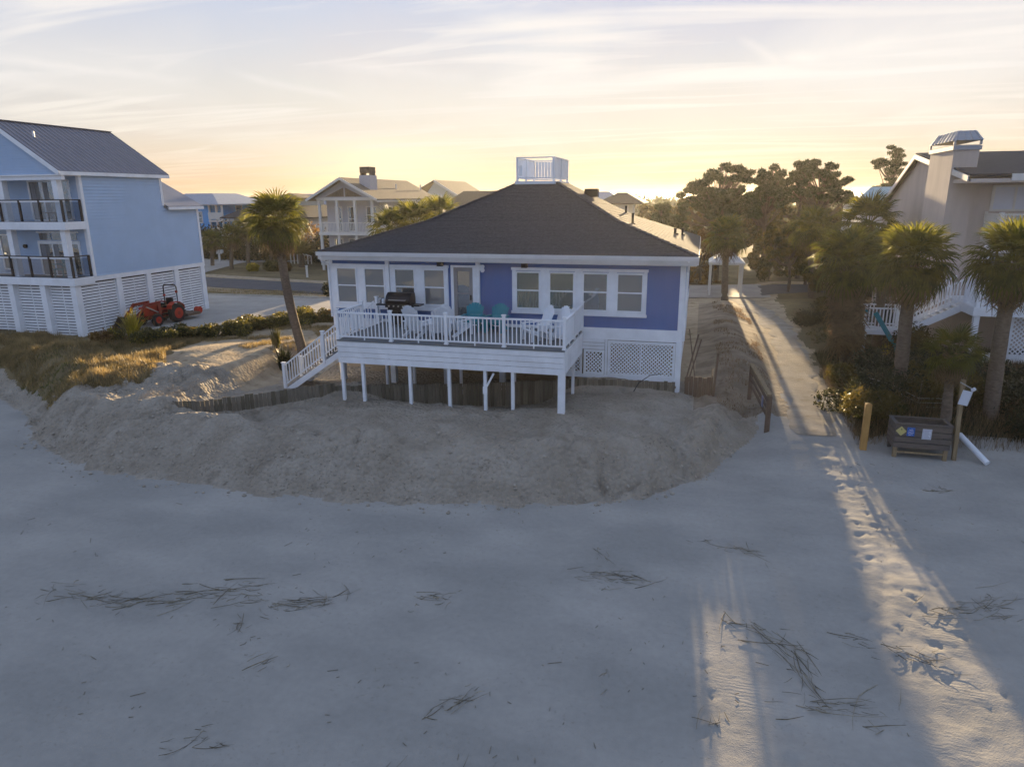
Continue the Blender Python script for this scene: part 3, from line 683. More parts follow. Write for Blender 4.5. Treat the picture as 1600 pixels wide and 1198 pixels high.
# skirt with lattice to the right of the deck
def strip_lattice(T, panel, x0, x1, z0, z1, y, pitch=0.145, w_=0.042, m='white'):
    for sgn, yo in ((1, 0.0), (-1, -0.013)):
        span = (x1 - x0) + (z1 - z0); k = int(span / pitch)
        for i in range(1, k):
            t = i * pitch
            if sgn > 0:   # goes up-right
                xa = x0 + t - (z1 - z0); p = (max(xa, x0), z0 + max(0, x0 - xa)); xb = xa + (z1 - z0); q = (min(xb, x1), z1 - max(0, xb - x1))
            else:
                xa = x0 + t; p = (min(xa, x1), z0 + max(0, xa - x1)); xb = xa - (z1 - z0); q = (max(xb, x0), z1 - max(0, x0 - xb))
            if math.hypot(p[0] - q[0], p[1] - q[1]) > 0.06:
                T.beam('lattice_strip', m, (p[0], y + yo, p[1]), (q[0], y + yo, q[1]), 0.011, w_, panel)
def lat_panel(T, x0, x1, z0, z1, y, mid=False, bw=.09):
    mb = MB().box(x0 - bw, x0, y - .05, y + .03, z0 - bw, z1 + bw).box(x1, x1 + bw, y - .05, y + .03, z0 - bw, z1 + bw).box(x0, x1, y - .05, y + .03, z1, z1 + bw).box(x0, x1, y - .05, y + .03, z0 - bw, z0)
    if mid: mb.box((x0 + x1) / 2 - .02, (x0 + x1) / 2 + .02, y - .035, y + .02, z0, z1)
    p = T.part('lattice_panel', 'white', mb); strip_lattice(T, p, x0, x1, z0, z1, y); return p
lat_panel(H, -3.13, -0.78, 1.42, 2.60, YF - .03, True)
lat_panel(H, -4.06, -3.44, 1.42, 2.22, YF - .03); lat_panel(H, -5.2, -4.30, 1.42, 2.22, YF - .03)
for i in range(3): H.box('skirt_board', 'white', -5.2, -3.35, YF - .06, YF - .02, 2.33 + i * .135, 2.445 + i * .135)
H.box('skirt_board', 'white', -3.33, -3.24, YF - .07, YF - .001, 1.2, 2.715)
H.box('skirt_board', 'white', -5.2, -0.66, YF - .065, YF + .01, 1.19, 1.32)
H.box('skirt_post', 'white', -0.68, -0.46, YF - .10, YF + .10, 0.8, 2.715)
H.box('side_skirt', 'white', XR - .05, XR - .01, YF + .1, YK, 1.2, 2.715)
for x in (-14.7, -12.3, -9.9, -7.5):
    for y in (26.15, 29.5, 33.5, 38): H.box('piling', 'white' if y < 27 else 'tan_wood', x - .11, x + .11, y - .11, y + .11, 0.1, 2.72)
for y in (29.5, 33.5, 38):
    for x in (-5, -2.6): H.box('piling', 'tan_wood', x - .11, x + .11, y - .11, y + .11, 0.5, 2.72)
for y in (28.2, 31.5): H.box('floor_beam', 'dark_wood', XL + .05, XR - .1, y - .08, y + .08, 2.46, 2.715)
H.part('inner_wall', 'kerb', MB().box(-14.6, -1.0, 31.9, 32.1, 0.2, 2.715))

# roof platform
W = Thing('rooftop_platform', 'white open lookout platform with slatted screen sides on the peak of the grey roof', 'platform', (-7.4, 33.3, 8.66))
wx0, wx1, wy0, wy1, wz0, wz1 = -8.28, -6.60, 31.7, 35.0, 8.60, 9.72
W.part('deck_frame', 'white', MB().box(wx0 - .1, wx1 + .1, wy0 - .1, wy1 + .1, 8.58, 8.72))
for x in (wx0, wx1):
    for y in (wy0, (wy0 + wy1) / 2, wy1): W.box('post', 'white', x - .045, x + .045, y - .045, y + .045, 8.72, wz1)
for x0, x1, y0, y1 in ((wx0, wx1, wy0, wy0), (wx0, wx1, wy1, wy1), (wx0, wx0, wy0, wy1), (wx1, wx1, wy0, wy1)):
    W.beam('top_rail', 'white', (x0, y0, wz1 + .02), (x1, y1, wz1 + .02), .11, .04)
    W.beam('bottom_rail', 'white', (x0, y0, 8.86), (x1, y1, 8.86), .05, .06)
for y0 in np.arange(wy0 + .10, wy1 - .1, .155):
    for x in (wx1, wx0): W.box('screen_slat', 'white', x - .012, x + .012, y0, y0 + .135, 8.90, wz1 - .02)
for x0 in np.arange(wx0 + .08, wx1 - .1, .155):
    W.box('screen_slat', 'white', x0, x0 + .135, wy1 - .012, wy1 + .012, 8.90, wz1 - .02)
    if x0 < wx0 + 0.2: W.box('screen_slat', 'white', x0, x0 + .135, wy0 - .012, wy0 + .012, 8.95, 9.40)

# ------------------------------------------------------------------ deck and stairs
DX0, DX1, DY0, DZ = -12.62, -4.22, 22.2, 3.05
D = Thing('raised_deck', 'white raised deck with baluster railing and slim posts in front of the blue house', 'deck', (-8.4, 24, 0.7))
for i in range(27):
    y = DY0 + .02 + i * .14
    D.box('deck_board', 'deck_board', DX0, DX1, y, y + .130, DZ - .035, DZ)
D.box('rim_board', 'deck_board', DX0 - .03, DX1 + .03, DY0 - .05, DY0 + .01, DZ - .05, DZ - .004)
for i, (z0, z1) in enumerate(((2.80, 2.985), (2.60, 2.785), (2.42, 2.585), (2.19, 2.405))):
    D.box('fascia_board', 'white', DX0 - .02, DX1 + .02, DY0 - .03 - .004 * (i % 2), DY0 + .01, z0, z1)
    D.box('fascia_board', 'white', DX1 - .01, DX1 + .03, DY0 + .012, YF - .12, z0, z1 + .004 * (i % 2))
    D.box('fascia_board', 'white', DX0 - .02, DX0 + .02, DY0 + .012, YF - .12, z0, z1)
for y in (22.5, 23.3, 24.1, 24.9, 25.6): D.box('joist', 'white', DX0 + .05, DX1 - .05, y, y + .05, 2.62, DZ - .04)
for x in (-12.55, -11.72, -9.86, -8.36, -7.02, -6.02):
    D.box('post', 'white', x - .055, x + .055, DY0 + .02, DY0 + .13, gh(x, DY0) - .3, 2.61)
D.box('post', 'white', -4.42, -4.18, DY0 + .0, DY0 + .16, gh(-4.3, DY0) - .3, 2.61)
for x in (-12.1, -10.9, -8.9, -6.7, -4.4):
    D.box('post', 'white', x - .05, x + .05, 25.0, 25.11, gh(x, 25) - .3, 2.61)
D.beam('brace', 'white', (-7.0, DY0 + .05, 1.55), (-6.70, DY0 + .05, 2.1), .04, .07)
D.box('bracket', 'white', -7.09, -6.93, DY0 - .02, DY0 + .018, 1.35, 1.62)
def railing(T, p, q, z, npost, h=1.04, post=.10, bal=.155, end=(True, True), cap=True):
    p, q = Vector(p), Vector(q); L = (q - p).length; d = (q - p) / L
    rl = T.part('railing', 'white', MB().beam((*(p + d * .0), z + h - .06), (*(q - d * .0), z + h - .06), .075, .055).beam((*p, z + .115), (*q, z + .115), .045, .05))
    for i in range(npost + 1):
        c = p.lerp(q, i / npost)
        if (i == 0 and not end[0]) or (i == npost and not end[1]): continue
        T.box('rail_post', 'white', c.x - post / 2, c.x + post / 2, c.y - post / 2, c.y + post / 2, z, z + h + .05, rl)
        if cap:
            T.box('post_cap', 'white', c.x - post * .72, c.x + post * .72, c.y - post * .72, c.y + post * .72, z + h + .052, z + h + .085, rl)
            T.box('post_base', 'white', c.x - post * .7, c.x + post * .7, c.y - post * .7, c.y + post * .7, z + .002, z + .045, rl)
    nb = int(L / npost / bal)
    for i in range(npost):
        for k in range(1, nb + 1):
            c = p.lerp(q, (i + k / (nb + 1)) / npost)
            T.box('baluster', 'white', c.x - .018, c.x + .018, c.y - .018, c.y + .018, z + .14, z + h - .09, rl)
        c = p.lerp(q, (i + .5) / npost); T.box('rail_foot', 'white', c.x - .02, c.x + .02, c.y - .02, c.y + .02, z - .04, z + .09, rl)
    return rl
railing(D, (DX0, DY0 + .05), (DX1, DY0 + .05), DZ, 4)
railing(D, (DX1, DY0 + .16), (DX1, YF - .16), DZ, 2, end=(False, True))
railing(D, (DX0, DY0 + .16), (DX0, 24.20), DZ, 1, end=(False, True))
railing(D, (DX0, 25.5), (DX0, YF - .12), DZ, 1, end=(True, False))
S = Thing('deck_stairs', 'white wooden stairs with baluster handrails going down from the left end of the deck', 'stairs', (-14.5, 24.9, 0.4))
sx0, sx1, sz0, sz1 = -12.75, -16.35, DZ - .08, 0.42
nst = 13
for i in range(nst):
    t = (i + .5) / nst; x = sx0 + (sx1 - sx0) * t; z_ = sz0 - (sz0 - sz1) * (i + 1) / (nst + .3)
    S.box('tread', 'deck_board', x - .15, x + .14, 24.26, 25.46, z_ - .035, z_)
for y in (24.22, 25.48):
    S.beam('stringer', 'white', (sx0 + .05, y, sz0 - .28), (sx1, y, sz1 - .16), .045, .22)
    sl = (sz1 - sz0) / (sx1 - sx0)
    hr = S.part('handrail', 'white', MB().beam((sx0 + .02, y, DZ + .92), (sx1, y, sz1 + .95), .075, .055).beam((sx0 + .02, y, DZ + .10), (sx1, y, sz1 + .14), .045, .05))
    for t in (0.47, 1.0):
        x = sx0 + (sx1 - sx0) * t; z_ = DZ + (sz1 - DZ) * t
        S.box('rail_post', 'white', x - .055, x + .055, y - .055, y + .055, z_ - (.25 if t < 1 else .4), z_ + 1.07, hr)
        S.box('post_cap', 'white', x - .08, x + .08, y - .08, y + .08, z_ + 1.072, z_ + 1.10, hr)
    for k in range(1, 28):
        t = k / 28; x = sx0 + (sx1 - sx0) * t; z_ = DZ + (sz1 + .03 - DZ) * t
        if abs(t - .47) > .02: S.box('baluster', 'white', x - .018, x + .018, y - .018, y + .018, z_ + .13, z_ + .90, hr)

# ------------------------------------------------------------------ chairs, table, grill on the deck
def chair_proto(m, tall=False):
    T = Thing('adirondack_chair', 'x', 'chair', (0, 0, 0))
    B = Vector((0, .10, .33)); lean = math.radians(22); n = 7
    for i in range(n):     # back slats fan out, the middle one longest
        u = (i - 3) / 3; L = (0.80 if not tall else 1.0) * (1 - 0.17 * u * u)
        p = (u * .20, .17, .20); q = (u * .285, .17 + L * math.sin(lean), .20 + L * math.cos(lean))
        T.beam('back_slat', m, p, q, .086, .018, up=(0, 1, 0.4))
    for i in range(6): T.beam('seat_slat', m, (-.27, -.36 + i * .092, .36 - i * .028), (.27, -.36 + i * .092, .36 - i * .028), .08, .02)
    T.beam('back_rail', m, (-.29, .33, .60), (.29, .33, .60), .03, .06)
    for s in (-1, 1):
        T.beam('arm', m, (s * .34, -.42, .56), (s * .34, .36, .53), .12, .022)
        T.beam('front_leg', m, (s * .31, -.35, 0), (s * .31, -.35, .55), .035, .10)
        T.beam('rear_leg', m, (s * .285, -.38, .34), (s * .285, .50, .01), .03, .12)
        T.beam('back_support', m, (s * .33, .30, .25), (s * .33, .30, .53), .03, .06)
    return T
GR = 'adirondack chairs on the deck'
pw, pt = chair_proto('chair_white', True), chair_proto('teal')
CH = [(pw, -10.0, 23.5, 168, 'wide white slatted chair with its back to the railing, left of all the deck chairs'),
      (pw, -9.05, 23.35, 205, 'white slatted chair turned sideways, second of the deck chairs from the left'),
      (pw, -8.62, 24.05, 150, 'white slatted chair partly behind another white chair, in front of the grey door'),
      (pt, -8.33, 24.95, 4, 'teal adirondack chair in front of the grey door'),
      (pt, -7.38, 24.95, -6, 'teal adirondack chair against the bare blue wall, right of the door'),
      (pw, -5.50, 23.75, -48, 'white adirondack chair left one of the pair at the right end of the deck'),
      (pw, -4.88, 23.65, -42, 'white adirondack chair nearest the right corner post of the deck')]
used = set()
for pr, x, y, a_, lb in CH:
    o = pr.o if id(pr) not in used else copy_tree(pr.o); used.add(id(pr))
    o.location = (x, y, DZ); o.scale = (1.08,) * 3; o.rotation_euler = (0, 0, math.radians(a_)); tag(o, lb, 'chair', GR)
T = Thing('side_table', 'small teal slatted side table between the two teal chairs', 'table', (-7.86, 24.75, DZ))
for i in range(4): T.box('table_slat', 'teal', -8.04 + i * .095, -7.955 + i * .095, 24.55, 24.95, DZ + .42, DZ + .445)
for x in (-8.02, -7.70):
    for y in (24.58, 24.92): T.box('leg', 'teal', x - .02, x + .02, y - .02, y + .02, DZ, DZ + .42)
T = Thing('side_table', 'low white slatted table between white chairs near the middle of the railing', 'table', (-9.8, 23.6, DZ))
for i in range(4): T.box('table_slat', 'chair_white', -9.98 + i * .095, -9.895 + i * .095, 23.4, 23.8, DZ + .38, DZ + .405)
for x in (-9.96, -9.64):
    for y in (23.43, 23.77): T.box('leg', 'chair_white', x - .02, x + .02, y - .02, y + .02, DZ, DZ + .38)
T = Thing('gas_grill', 'black gas grill with steel handle and side shelf by the left windows', 'grill', (-11.45, 25.1, DZ))
gy0, gy1 = 24.85, 25.45
T.part('cart', 'black', MB().box(-11.85, -10.95, gy0 + .05, gy1 - .05, DZ + .12, DZ + .80))
for x in (-11.64, -11.17): T.box('cart_door', 'black', x - .20, x + .20, gy0 + .02, gy0 + .048, DZ + .16, DZ + .66)
lid = MB(); pr_ = [(gy0 + .02, .92), (gy0 - .02, 1.05), (gy0 + .08, 1.24), (gy0 + .28, 1.36), (gy1 - .06, 1.34), (gy1, 1.15), (gy1, .92)]
lid.add([(-11.92, y, DZ + z_) for y, z_ in pr_] + [(-10.88, y, DZ + z_) for y, z_ in pr_], [tuple(range(7)), tuple(range(13, 6, -1))] + [(i, i + 7, (i + 1) % 7 + 7, (i + 1) % 7) for i in range(7)])
ld = T.part('lid', 'black', lid); T.part('handle', 'steel', MB().tube([(-11.75, gy0 - .07, DZ + 1.10), (-11.05, gy0 - .07, DZ + 1.10)], .016, 8).box(-11.76, -11.73, gy0 - .07, gy0 + .02, DZ + 1.09, DZ + 1.11).box(-11.07, -11.04, gy0 - .07, gy0 + .02, DZ + 1.09, DZ + 1.11), ld)
T.part('control_panel', 'black', MB().box(-11.92, -10.88, gy0 - .03, gy1 - .02, DZ + .80, DZ + .918))
for k in range(4): T.part('knob', 'steel', MB().tube([(-11.75 + k * .2, gy0 - .03, DZ + .86), (-11.75 + k * .2, gy0 - .07, DZ + .86)], .033, 8))
for x0, x1 in ((-12.35, -11.93), (-10.87, -10.50)): T.box('side_shelf', 'black', x0, x1, gy0 + .05, gy1 - .05, DZ + .86, DZ + .91)
for x in (-11.8, -11.0): T.part('wheel', 'tyre', MB().tube([(x - .03, gy0 + .3, DZ + .07), (x + .03, gy0 + .3, DZ + .07)], .07, 10))
T = Thing('lantern', 'small white lantern standing on the left shelf of the black grill', 'lantern', (-12.12, 25.1, DZ + .91))
T.part('body', 'white', MB().tube([(-12.12, 25.1, DZ + .912), (-12.12, 25.1, DZ + 1.02)], [.07, .05], 8)); T.part('cap', 'white', MB().tube([(-12.12, 25.1, DZ + 1.022), (-12.12, 25.1, DZ + 1.10)], [.075, .03], 8))

# ------------------------------------------------------------------ bulkhead of upright boards
B = Thing('board_bulkhead', 'low bulkhead of upright weathered boards half buried in the dune below the deck', 'fence', (-12, 22, 0.6))
P = [Vector((x, y, 0)) for x, y in zip(BL[0][1:], BL[1][1:])]
seg = [0]
for a_, b_ in zip(P, P[1:]): seg.append(seg[-1] + (b_ - a_).length)
rng = random.Random(9); s = 0
while s < seg[-1] - .05:
    w_ = .135 + rng.random() * .02
    x = float(np.interp(s, seg, [p.x for p in P])); y = float(np.interp(s, seg, [p.y for p in P]))
    x2 = float(np.interp(s + w_ - .012, seg, [p.x for p in P])); y2 = float(np.interp(s + w_ - .012, seg, [p.y for p in P]))
    top = (1.32 if x < -13 else 1.18) + .06 * rng.random() + (.02 if x > -12 else -.1 * max(0, min(1, (-14 - x) / 4)))
    o = B.beam('plank', 'bulk_wood' if rng.random() > .35 else 'bulk_dark', (x, y, (top - .2) / 2), (x2, y2, (top - .2) / 2), .045, top + .2)
    s += w_
B.part('rail', 'tan_wood', MB().tube([(p.x, p.y + .07, 1.02) for p in P], .05, 4))

# timber corner at the right of the house
B = Thing('timber_enclosure', 'short brown board enclosure with leaning poles beside the right corner of the blue house', 'enclosure', (0.15, 26.4, 0.9))
for k in range(6): B.box('plank', 'brown_wood', -.28 + k * .16, -.135 + k * .16, 26.0, 26.04, 0.6, 1.42 + .03 * (k % 2))
for k in range(8): B.box('plank', 'brown_wood', .70, .74, 26.06 + k * .17, 26.215 + k * .17, 0.6, 1.45 + .03 * (k % 2))
for p, q, w_ in (((-.28, 26.2, 1.1), (.12, 27.6, 2.75), .05), ((.1, 26.2, 1.2), (-.24, 27.8, 2.9), .04), ((.78, 26.0, .7), (.86, 26.15, 2.35), .08), ((-.2, 26.3, 1.0), (.24, 27.9, 2.5), .045)):
    B.beam('pole', 'brown_wood', p, q, w_, w_)
T = solo('bent_branch', MB().tube([(-2.15, 25.3, .85), (-1.95, 25.35, 1.25), (-1.55, 25.4, 1.55), (-1.1, 25.5, 1.62)], [.02, .018, .014, .008], 6).mesh('bent_branch', 'bucket'), 'thin dark bent branch sticking out of the sand against the white lattice', 'branch')

# ------------------------------------------------------------------ light blue three-storey house on the left
HX, HY = -30.30, 29.0
L = Thing('stilt_house', 'tall light blue clapboard house with grey metal roof and two balconies at the left edge', 'house', (-33.7, 33, 1.2))
def lap_wall(x_or_y, a0, a1, z0, z1, axis, sgn, course=.16):
    """lap siding on one wall face: each course proud at its lower edge"""
    mb = MB(); z_ = z0; i = 0
    while z_ < z1 - .01:
        zt = min(z_ + course, z1); q = x_or_y
        lo, hi = q + sgn * .055, q + sgn * .006
        if axis == 'x': vs = [(lo, a0, z_), (lo, a1, z_), (hi, a1, zt), (hi, a0, zt), (q, a0, z_), (q, a1, z_)]
        else: vs = [(a0, lo, z_), (a1, lo, z_), (a1, hi, zt), (a0, hi, zt), (a0, q, z_), (a1, q, z_)]
        mb.add(vs, [(0, 1, 2, 3), (4, 5, 1, 0)]); z_ = zt
    return mb
WZ0, WZ1 = 4.22, 9.30
core = L.part('wall', 'sky_blue', MB().box(-37.1, HX, HY, 34.6, 4.05, WZ1).box(-37.1, HX - .005, 34.6, 37.35, 4.05, 7.60))
L.part('siding', 'sky_blue', lap_wall(HX, HY + .12, 34.5, WZ0, WZ1, 'x', 1)); L.part('siding', 'sky_blue', lap_wall(HX, 34.5, 37.25, WZ0, 7.55, 'x', 1))
L.part('siding', 'sky_blue', lap_wall(HY, -37.1, HX - .12, WZ0, WZ1, 'y', -1))
for y, z1 in ((HY + .05, WZ1), (37.30, 7.52), (34.50, WZ1)):
    L.box('corner_board', 'white', HX - .06, HX + .07, y - .08, y + .08, 4.2 if y != 34.5 else 7.7, z1)
L.box('corner_board', 'white', HX - .12, HX + .04, HY - .045, HY - .032, 4.2, WZ1)
L.box('skirt_band', 'white', HX - .02, HX + .05, HY - .02, 37.4, 3.98, 4.21)
# main gable roof, ridge along y
gx0, gxr, gx1, ey0, ey1 = -37.45, -33.75, -30.05, 27.72, 35.05
def gable(T, x0, xr, x1, y0, y1, ze0, zr, ze1, m, th=.10, name='roof'):
    return T.part(name, m, MB().add([(x0, y0, ze0), (xr, y0, zr), (x1, y0, ze1), (x0, y1, ze0), (xr, y1, zr), (x1, y1, ze1),
                                     (x0, y0, ze0 - th), (xr, y0, zr - th), (x1, y0, ze1 - th), (x0, y1, ze0 - th), (xr, y1, zr - th), (x1, y1, ze1 - th)],
                                    [(0, 1, 4, 3), (1, 2, 5, 4), (6, 9, 10, 7), (7, 10, 11, 8), (0, 6, 7, 1), (1, 7, 8, 2), (3, 4, 10, 9), (4, 5, 11, 10), (0, 3, 9, 6), (2, 8, 11, 5)]))
rf = gable(L, gx0, gxr, gx1, ey0, ey1, 9.42, 11.86, 9.42, 'metal_roof')
for k in range(25):      # standing seams
    y = ey0 + .05 + k * (ey1 - ey0 - .1) / 24
    L.beam('seam', 'metal_roof', (gxr + .03, y, 11.85), (gx1 - .01, y, 9.435), .035, .05, rf)
L.beam('ridge_cap', 'metal_roof', (gxr, ey0 - .02, 11.88), (gxr, ey1 + .02, 11.88), .22, .035, rf)
L.part('vent_pipe', 'white', MB().tube([(-32.6, 29.0, 10.9), (-32.6, 29.0, 11.38)], .05, 8), rf)
L.box('eave_fascia', 'white', gx1 - .02, gx1 + .02, ey0, ey1, 9.22, 9.395)
L.beam('rake_board', 'white', (gxr, ey0 - .02, 11.70), (gx1 + .02, ey0 - .02, 9.28), .04, .20)
L.beam('rake_board', 'white', (gxr, ey0 - .02, 11.70), (gx0 - .02, ey0 - .02, 9.28), .04, .20)
L.box('soffit', 'white', gx0 + .1, gx1 - .03, ey0 + .05, HY, 9.20, 9.26)
L.part('gable_wall', 'sky_blue', MB().add([(gx0 + .3, 27.9, 9.27), (gx1 - .2, 27.9, 9.27), (gxr, 27.9, 11.6), (gx0 + .3, 28.1, 9.27), (gx1 - .2, 28.1, 9.27), (gxr, 28.1, 11.6)], [(0, 1, 2), (5, 4, 3), (0, 3, 4, 1), (1, 4, 5, 2), (2, 5, 3, 0)]))
gs = MB(); z_ = 9.4
while z_ < 11.5:
    f_ = (11.62 - z_) / 2.35; gs.beam((gxr - 3.45 * f_, 27.89, z_), (gxr + 3.45 * f_, 27.89, z_), .02, .02); z_ += .125
L.part('gable_siding', 'sky_blue', gs)
L.box('porch_beam', 'white', gx0 + .2, gx1 - .05, 27.86, 28.06, 9.0, 9.205)
# lower rear roof
rf2 = gable(L, -37.3, -33.2, -30.02, 34.62, 37.62, 7.72, 9.30, 7.66, 'metal_roof', .09, 'rear_roof')
L.box('eave_fascia', 'white', -30.03, -29.98, 34.64, 37.62, 7.46, 7.625)
L.part('rear_wall_top', 'sky_blue', MB().add([(-37, 37.3, 7.6), (-30.3, 37.3, 7.6), (-33.3, 37.3, 9.1)], [(0, 2, 1)]))
# balconies
for zf, lbl in ((6.78, 'upper'), (4.02, 'lower')):
    bl_ = L.part('balcony', 'white', MB().box(-38, -30.28, 27.78, HY - .03, zf + .02, zf + .20).box(-38, -30.27, 27.74, 27.779, zf - .16, zf + .22).box(-30.27, -30.24, 27.74, HY - .03, zf - .16, zf + .22))
    L.box('balcony_floor', 'deck_board', -38, -30.3, 27.8, HY - .035, zf + .203, zf + .225, bl_)
    for x in (-38, -36.75, -35.5, -34.24, -32.98, -31.72, -30.34):
        L.box('rail_post', 'rail_dark', x - .045, x + .045, 27.80, 27.89, zf + .226, zf + 1.25, bl_)
    L.box('rail_post', 'rail_dark', -30.385, -30.295, 28.86, 28.95, zf + .226, zf + 1.25, bl_)
    L.box('hand_rail', 'rail_dark', -38, -30.29, 27.81, 27.88, zf + 1.252, zf + 1.30, bl_)
    L.box('hand_rail', 'rail_dark', -30.375, -30.305, 27.882, HY - .05, zf + 1.252, zf + 1.30, bl_)
    L.box('under_rail', 'white', -38, -30.39, 27.83, 27.86, zf + 1.17, zf + 1.248, bl_)
    L.box('rail_panel', 'clear_panel', -38, -30.39, 27.838, 27.848, zf + .30, zf + 1.165, bl_)
    L.box('rail_panel', 'clear_panel', -30.343, -30.333, 27.90, 28.85, zf + .30, zf + 1.165, bl_)
for z0, z1 in ((7.01, 9.0), (4.25, 6.62)):
    for x in (-30.68, -34.1, -37.4):
        L.box('porch_post', 'white', x - .15, x + .15, 27.93, 28.23, z0, z1)
def slider(T, x0, x1, z0, z1, y, leaves=3, transom=None):
    fr = MB().box(x0 - .1, x0, y - .09, y - .03, z0, z1 + .1).box(x1, x1 + .1, y - .09, y - .03, z0, z1 + .1).box(x0, x1, y - .09, y - .03, z1, z1 + .1).box(x0, x1, y - .09, y - .03, z0 - .08, z0)
    d_ = T.part('sliding_door', 'white', fr)
    w_ = (x1 - x0) / leaves
    for i in range(leaves):
        a_ = x0 + i * w_
        if i: T.box('door_stile', 'white', a_ - .04, a_ + .04, y - .085, y - .032, z0, z1, d_)
        T.box('pane', 'pane_far', a_ + (.04 if i else 0), a_ + w_ - (.04 if i < leaves - 1 else 0), y - .06, y - .035, z0, z1, d_)
        T.box('curtain', 'curtain', a_ + .06, a_ + .06 + w_ * .35, y - .066, y - .062, z0 + .03, z1 - .03, d_)
    if transom:
        T.box('transom_frame', 'white', x0 - .1, x1 + .1, y - .085, y - .032, z1 + .101, z1 + .16, d_)
        for i in range(leaves): T.box('transom_pane', 'pane_far', x0 + i * w_ + .05, x0 + (i + 1) * w_ - .05, y - .06, y - .035, z1 + .20, z1 + transom, d_)
        T.box('transom_head', 'white', x0 - .1, x1 + .1, y - .085, y - .032, z1 + transom, z1 + transom + .08, d_)
slider(L, -33.4, -30.95, 7.08, 8.95, HY, 3)
slider(L, -33.4, -30.9, 4.28, 5.85, HY, 3, .56)
window(L, -35.95, -35.1, 4.55, 6.25, HY - .03, 'pane_blind', sash=False, side=.09)
L.part('porch_lamp', 'black', MB().tube([(-34.35, HY - .16, 5.72), (-34.35, HY - .03, 5.72)], .10, 8))
T = Thing('balcony_chair', 'teal chair standing behind the lower balcony rail of the light blue house', 'chair', (-31.6, 28.4, 4.25))
T.box('seat', 'teal', -31.95, -31.35, 28.2, 28.75, 4.60, 4.66); T.box('backrest', 'teal', -31.95, -31.35, 28.74, 28.80, 4.68, 5.15)
for x in (-31.93, -31.40):
    T.box('armrest', 'teal', x - .03, x + .03, 28.2, 28.74, 4.85, 4.90)
    for y in (28.23, 28.72): T.box('leg', 'teal', x - .025, x + .025, y - .025, y + .025, 4.25, 4.60)
T = Thing('balcony_table', 'dark low table behind the upper balcony rail of the light blue house', 'table', (-31.7, 28.5, 7.0))
T.box('table_top', 'rail_dark', -32.2, -31.2, 28.2, 28.7, 7.42, 7.46)
for x in (-32.15, -31.25):
    for y in (28.25, 28.65): T.box('leg', 'rail_dark', x - .02, x + .02, y - .02, y + .02, 7.01, 7.42)
# slatted ground storey: pillars and separate slats
for x in (-30.5, -32.45, -34.55, -36.6): L.box('pillar', 'white', x - .17, x + .17, 27.80, 28.14, 0.8, 3.86)
for y in (30.55, 32.7, 34.9, 37.2): L.box('pillar', 'white', HX - .13, HX + .03, y - .17, y + .17, 0.8, 3.98)
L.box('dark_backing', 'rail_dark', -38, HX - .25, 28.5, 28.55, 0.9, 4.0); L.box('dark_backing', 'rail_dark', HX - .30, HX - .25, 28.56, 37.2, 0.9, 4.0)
bays = [((-32.28, 28.05), (-30.67, 28.05)), ((-34.38, 28.05), (-32.62, 28.05)), ((-36.43, 28.05), (-34.72, 28.05)), ((-38.4, 28.05), (-36.77, 28.05)),
        ((HX - .06, 28.15), (HX - .06, 30.37)), ((HX - .06, 30.73), (HX - .06, 32.52)), ((HX - .06, 32.88), (HX - .06, 34.72)), ((HX - .06, 35.08), (HX - .06, 37.02))]
for p, q in bays:
    sp = L.part('screen_panel', 'white', MB().beam((p[0] * .5 + q[0] * .5, p[1] * .5 + q[1] * .5 + (.02 if p[1] == q[1] else 0), 1.22), (p[0] * .5 + q[0] * .5, p[1] * .5 + q[1] * .5 + (.02 if p[1] == q[1] else 0), 3.78), .05, .02))
    for k in range(18): L.beam('slat', 'white', (*p, 1.29 + k * .150), (*q, 1.29 + k * .150), .022, .108, sp)

# ------------------------------------------------------------------ tan house on the right
R_ = Thing('tan_house', 'large tan stucco house with broad chimney and dark roof at the right edge', 'house', (16, 40, 1.2))
rx = 10.4
R_.part('wall', 'stucco', MB().add([(rx, 34.5, 1.0), (rx, 46.8, 1.0), (rx, 46.8, 7.15), (rx, 40.4, 9.85), (rx, 34.5, 8.75), (24, 34.5, 1.0), (24, 46.8, 1.0), (24, 46.8, 7.15), (24, 40.4, 9.85), (24, 34.5, 8.75)],
                                       [(0, 4, 3, 2, 1), (5, 6, 7, 8, 9), (0, 5, 9, 4), (1, 2, 7, 6), (2, 3, 8, 7), (3, 4, 9, 8)]))
R_.part('chimney', 'stucco', MB().box(10.05, 11.0, 34.35, 37.6, 6.2, 10.0).add([(9.98, 34.3, 1), (11.0, 34.3, 1), (11.0, 37.9, 1), (9.98, 37.9, 1), (10.05, 34.35, 6.2), (11.0, 34.35, 6.2), (11.0, 37.6, 6.2), (10.05, 37.6, 6.2)], CUBE_F))
R_.part('chimney_collar', 'grey_roof', MB().box(9.99, 11.06, 34.29, 37.66, 9.80, 9.97))
cap = MB().add([(9.98, 34.25, 10.18), (11.08, 34.25, 10.18), (11.08, 37.7, 10.18), (9.98, 37.7, 10.18), (10.2, 34.6, 10.58), (10.86, 34.6, 10.58), (10.86, 37.3, 10.58), (10.2, 37.3, 10.58)], CUBE_F)
cp = R_.part('chimney_cap', 'grey_roof', cap)
for x in (10.03, 11.0):
    for y in (34.32, 37.62): R_.box('cap_leg', 'grey_roof', x - .04, x + .04, y - .04, y + .04, 10.0, 10.17, cp)
for k in range(7): R_.beam('cap_seam', 'grey_roof', (9.98, 34.5 + k * .48, 10.19), (10.2, 34.7 + k * .42, 10.59), .03, .03, cp)
for k in range(4): R_.beam('cap_seam', 'grey_roof', (10.1 + k * .29, 34.24, 10.19), (10.27 + k * .17, 34.59, 10.59), .03, .03, cp)
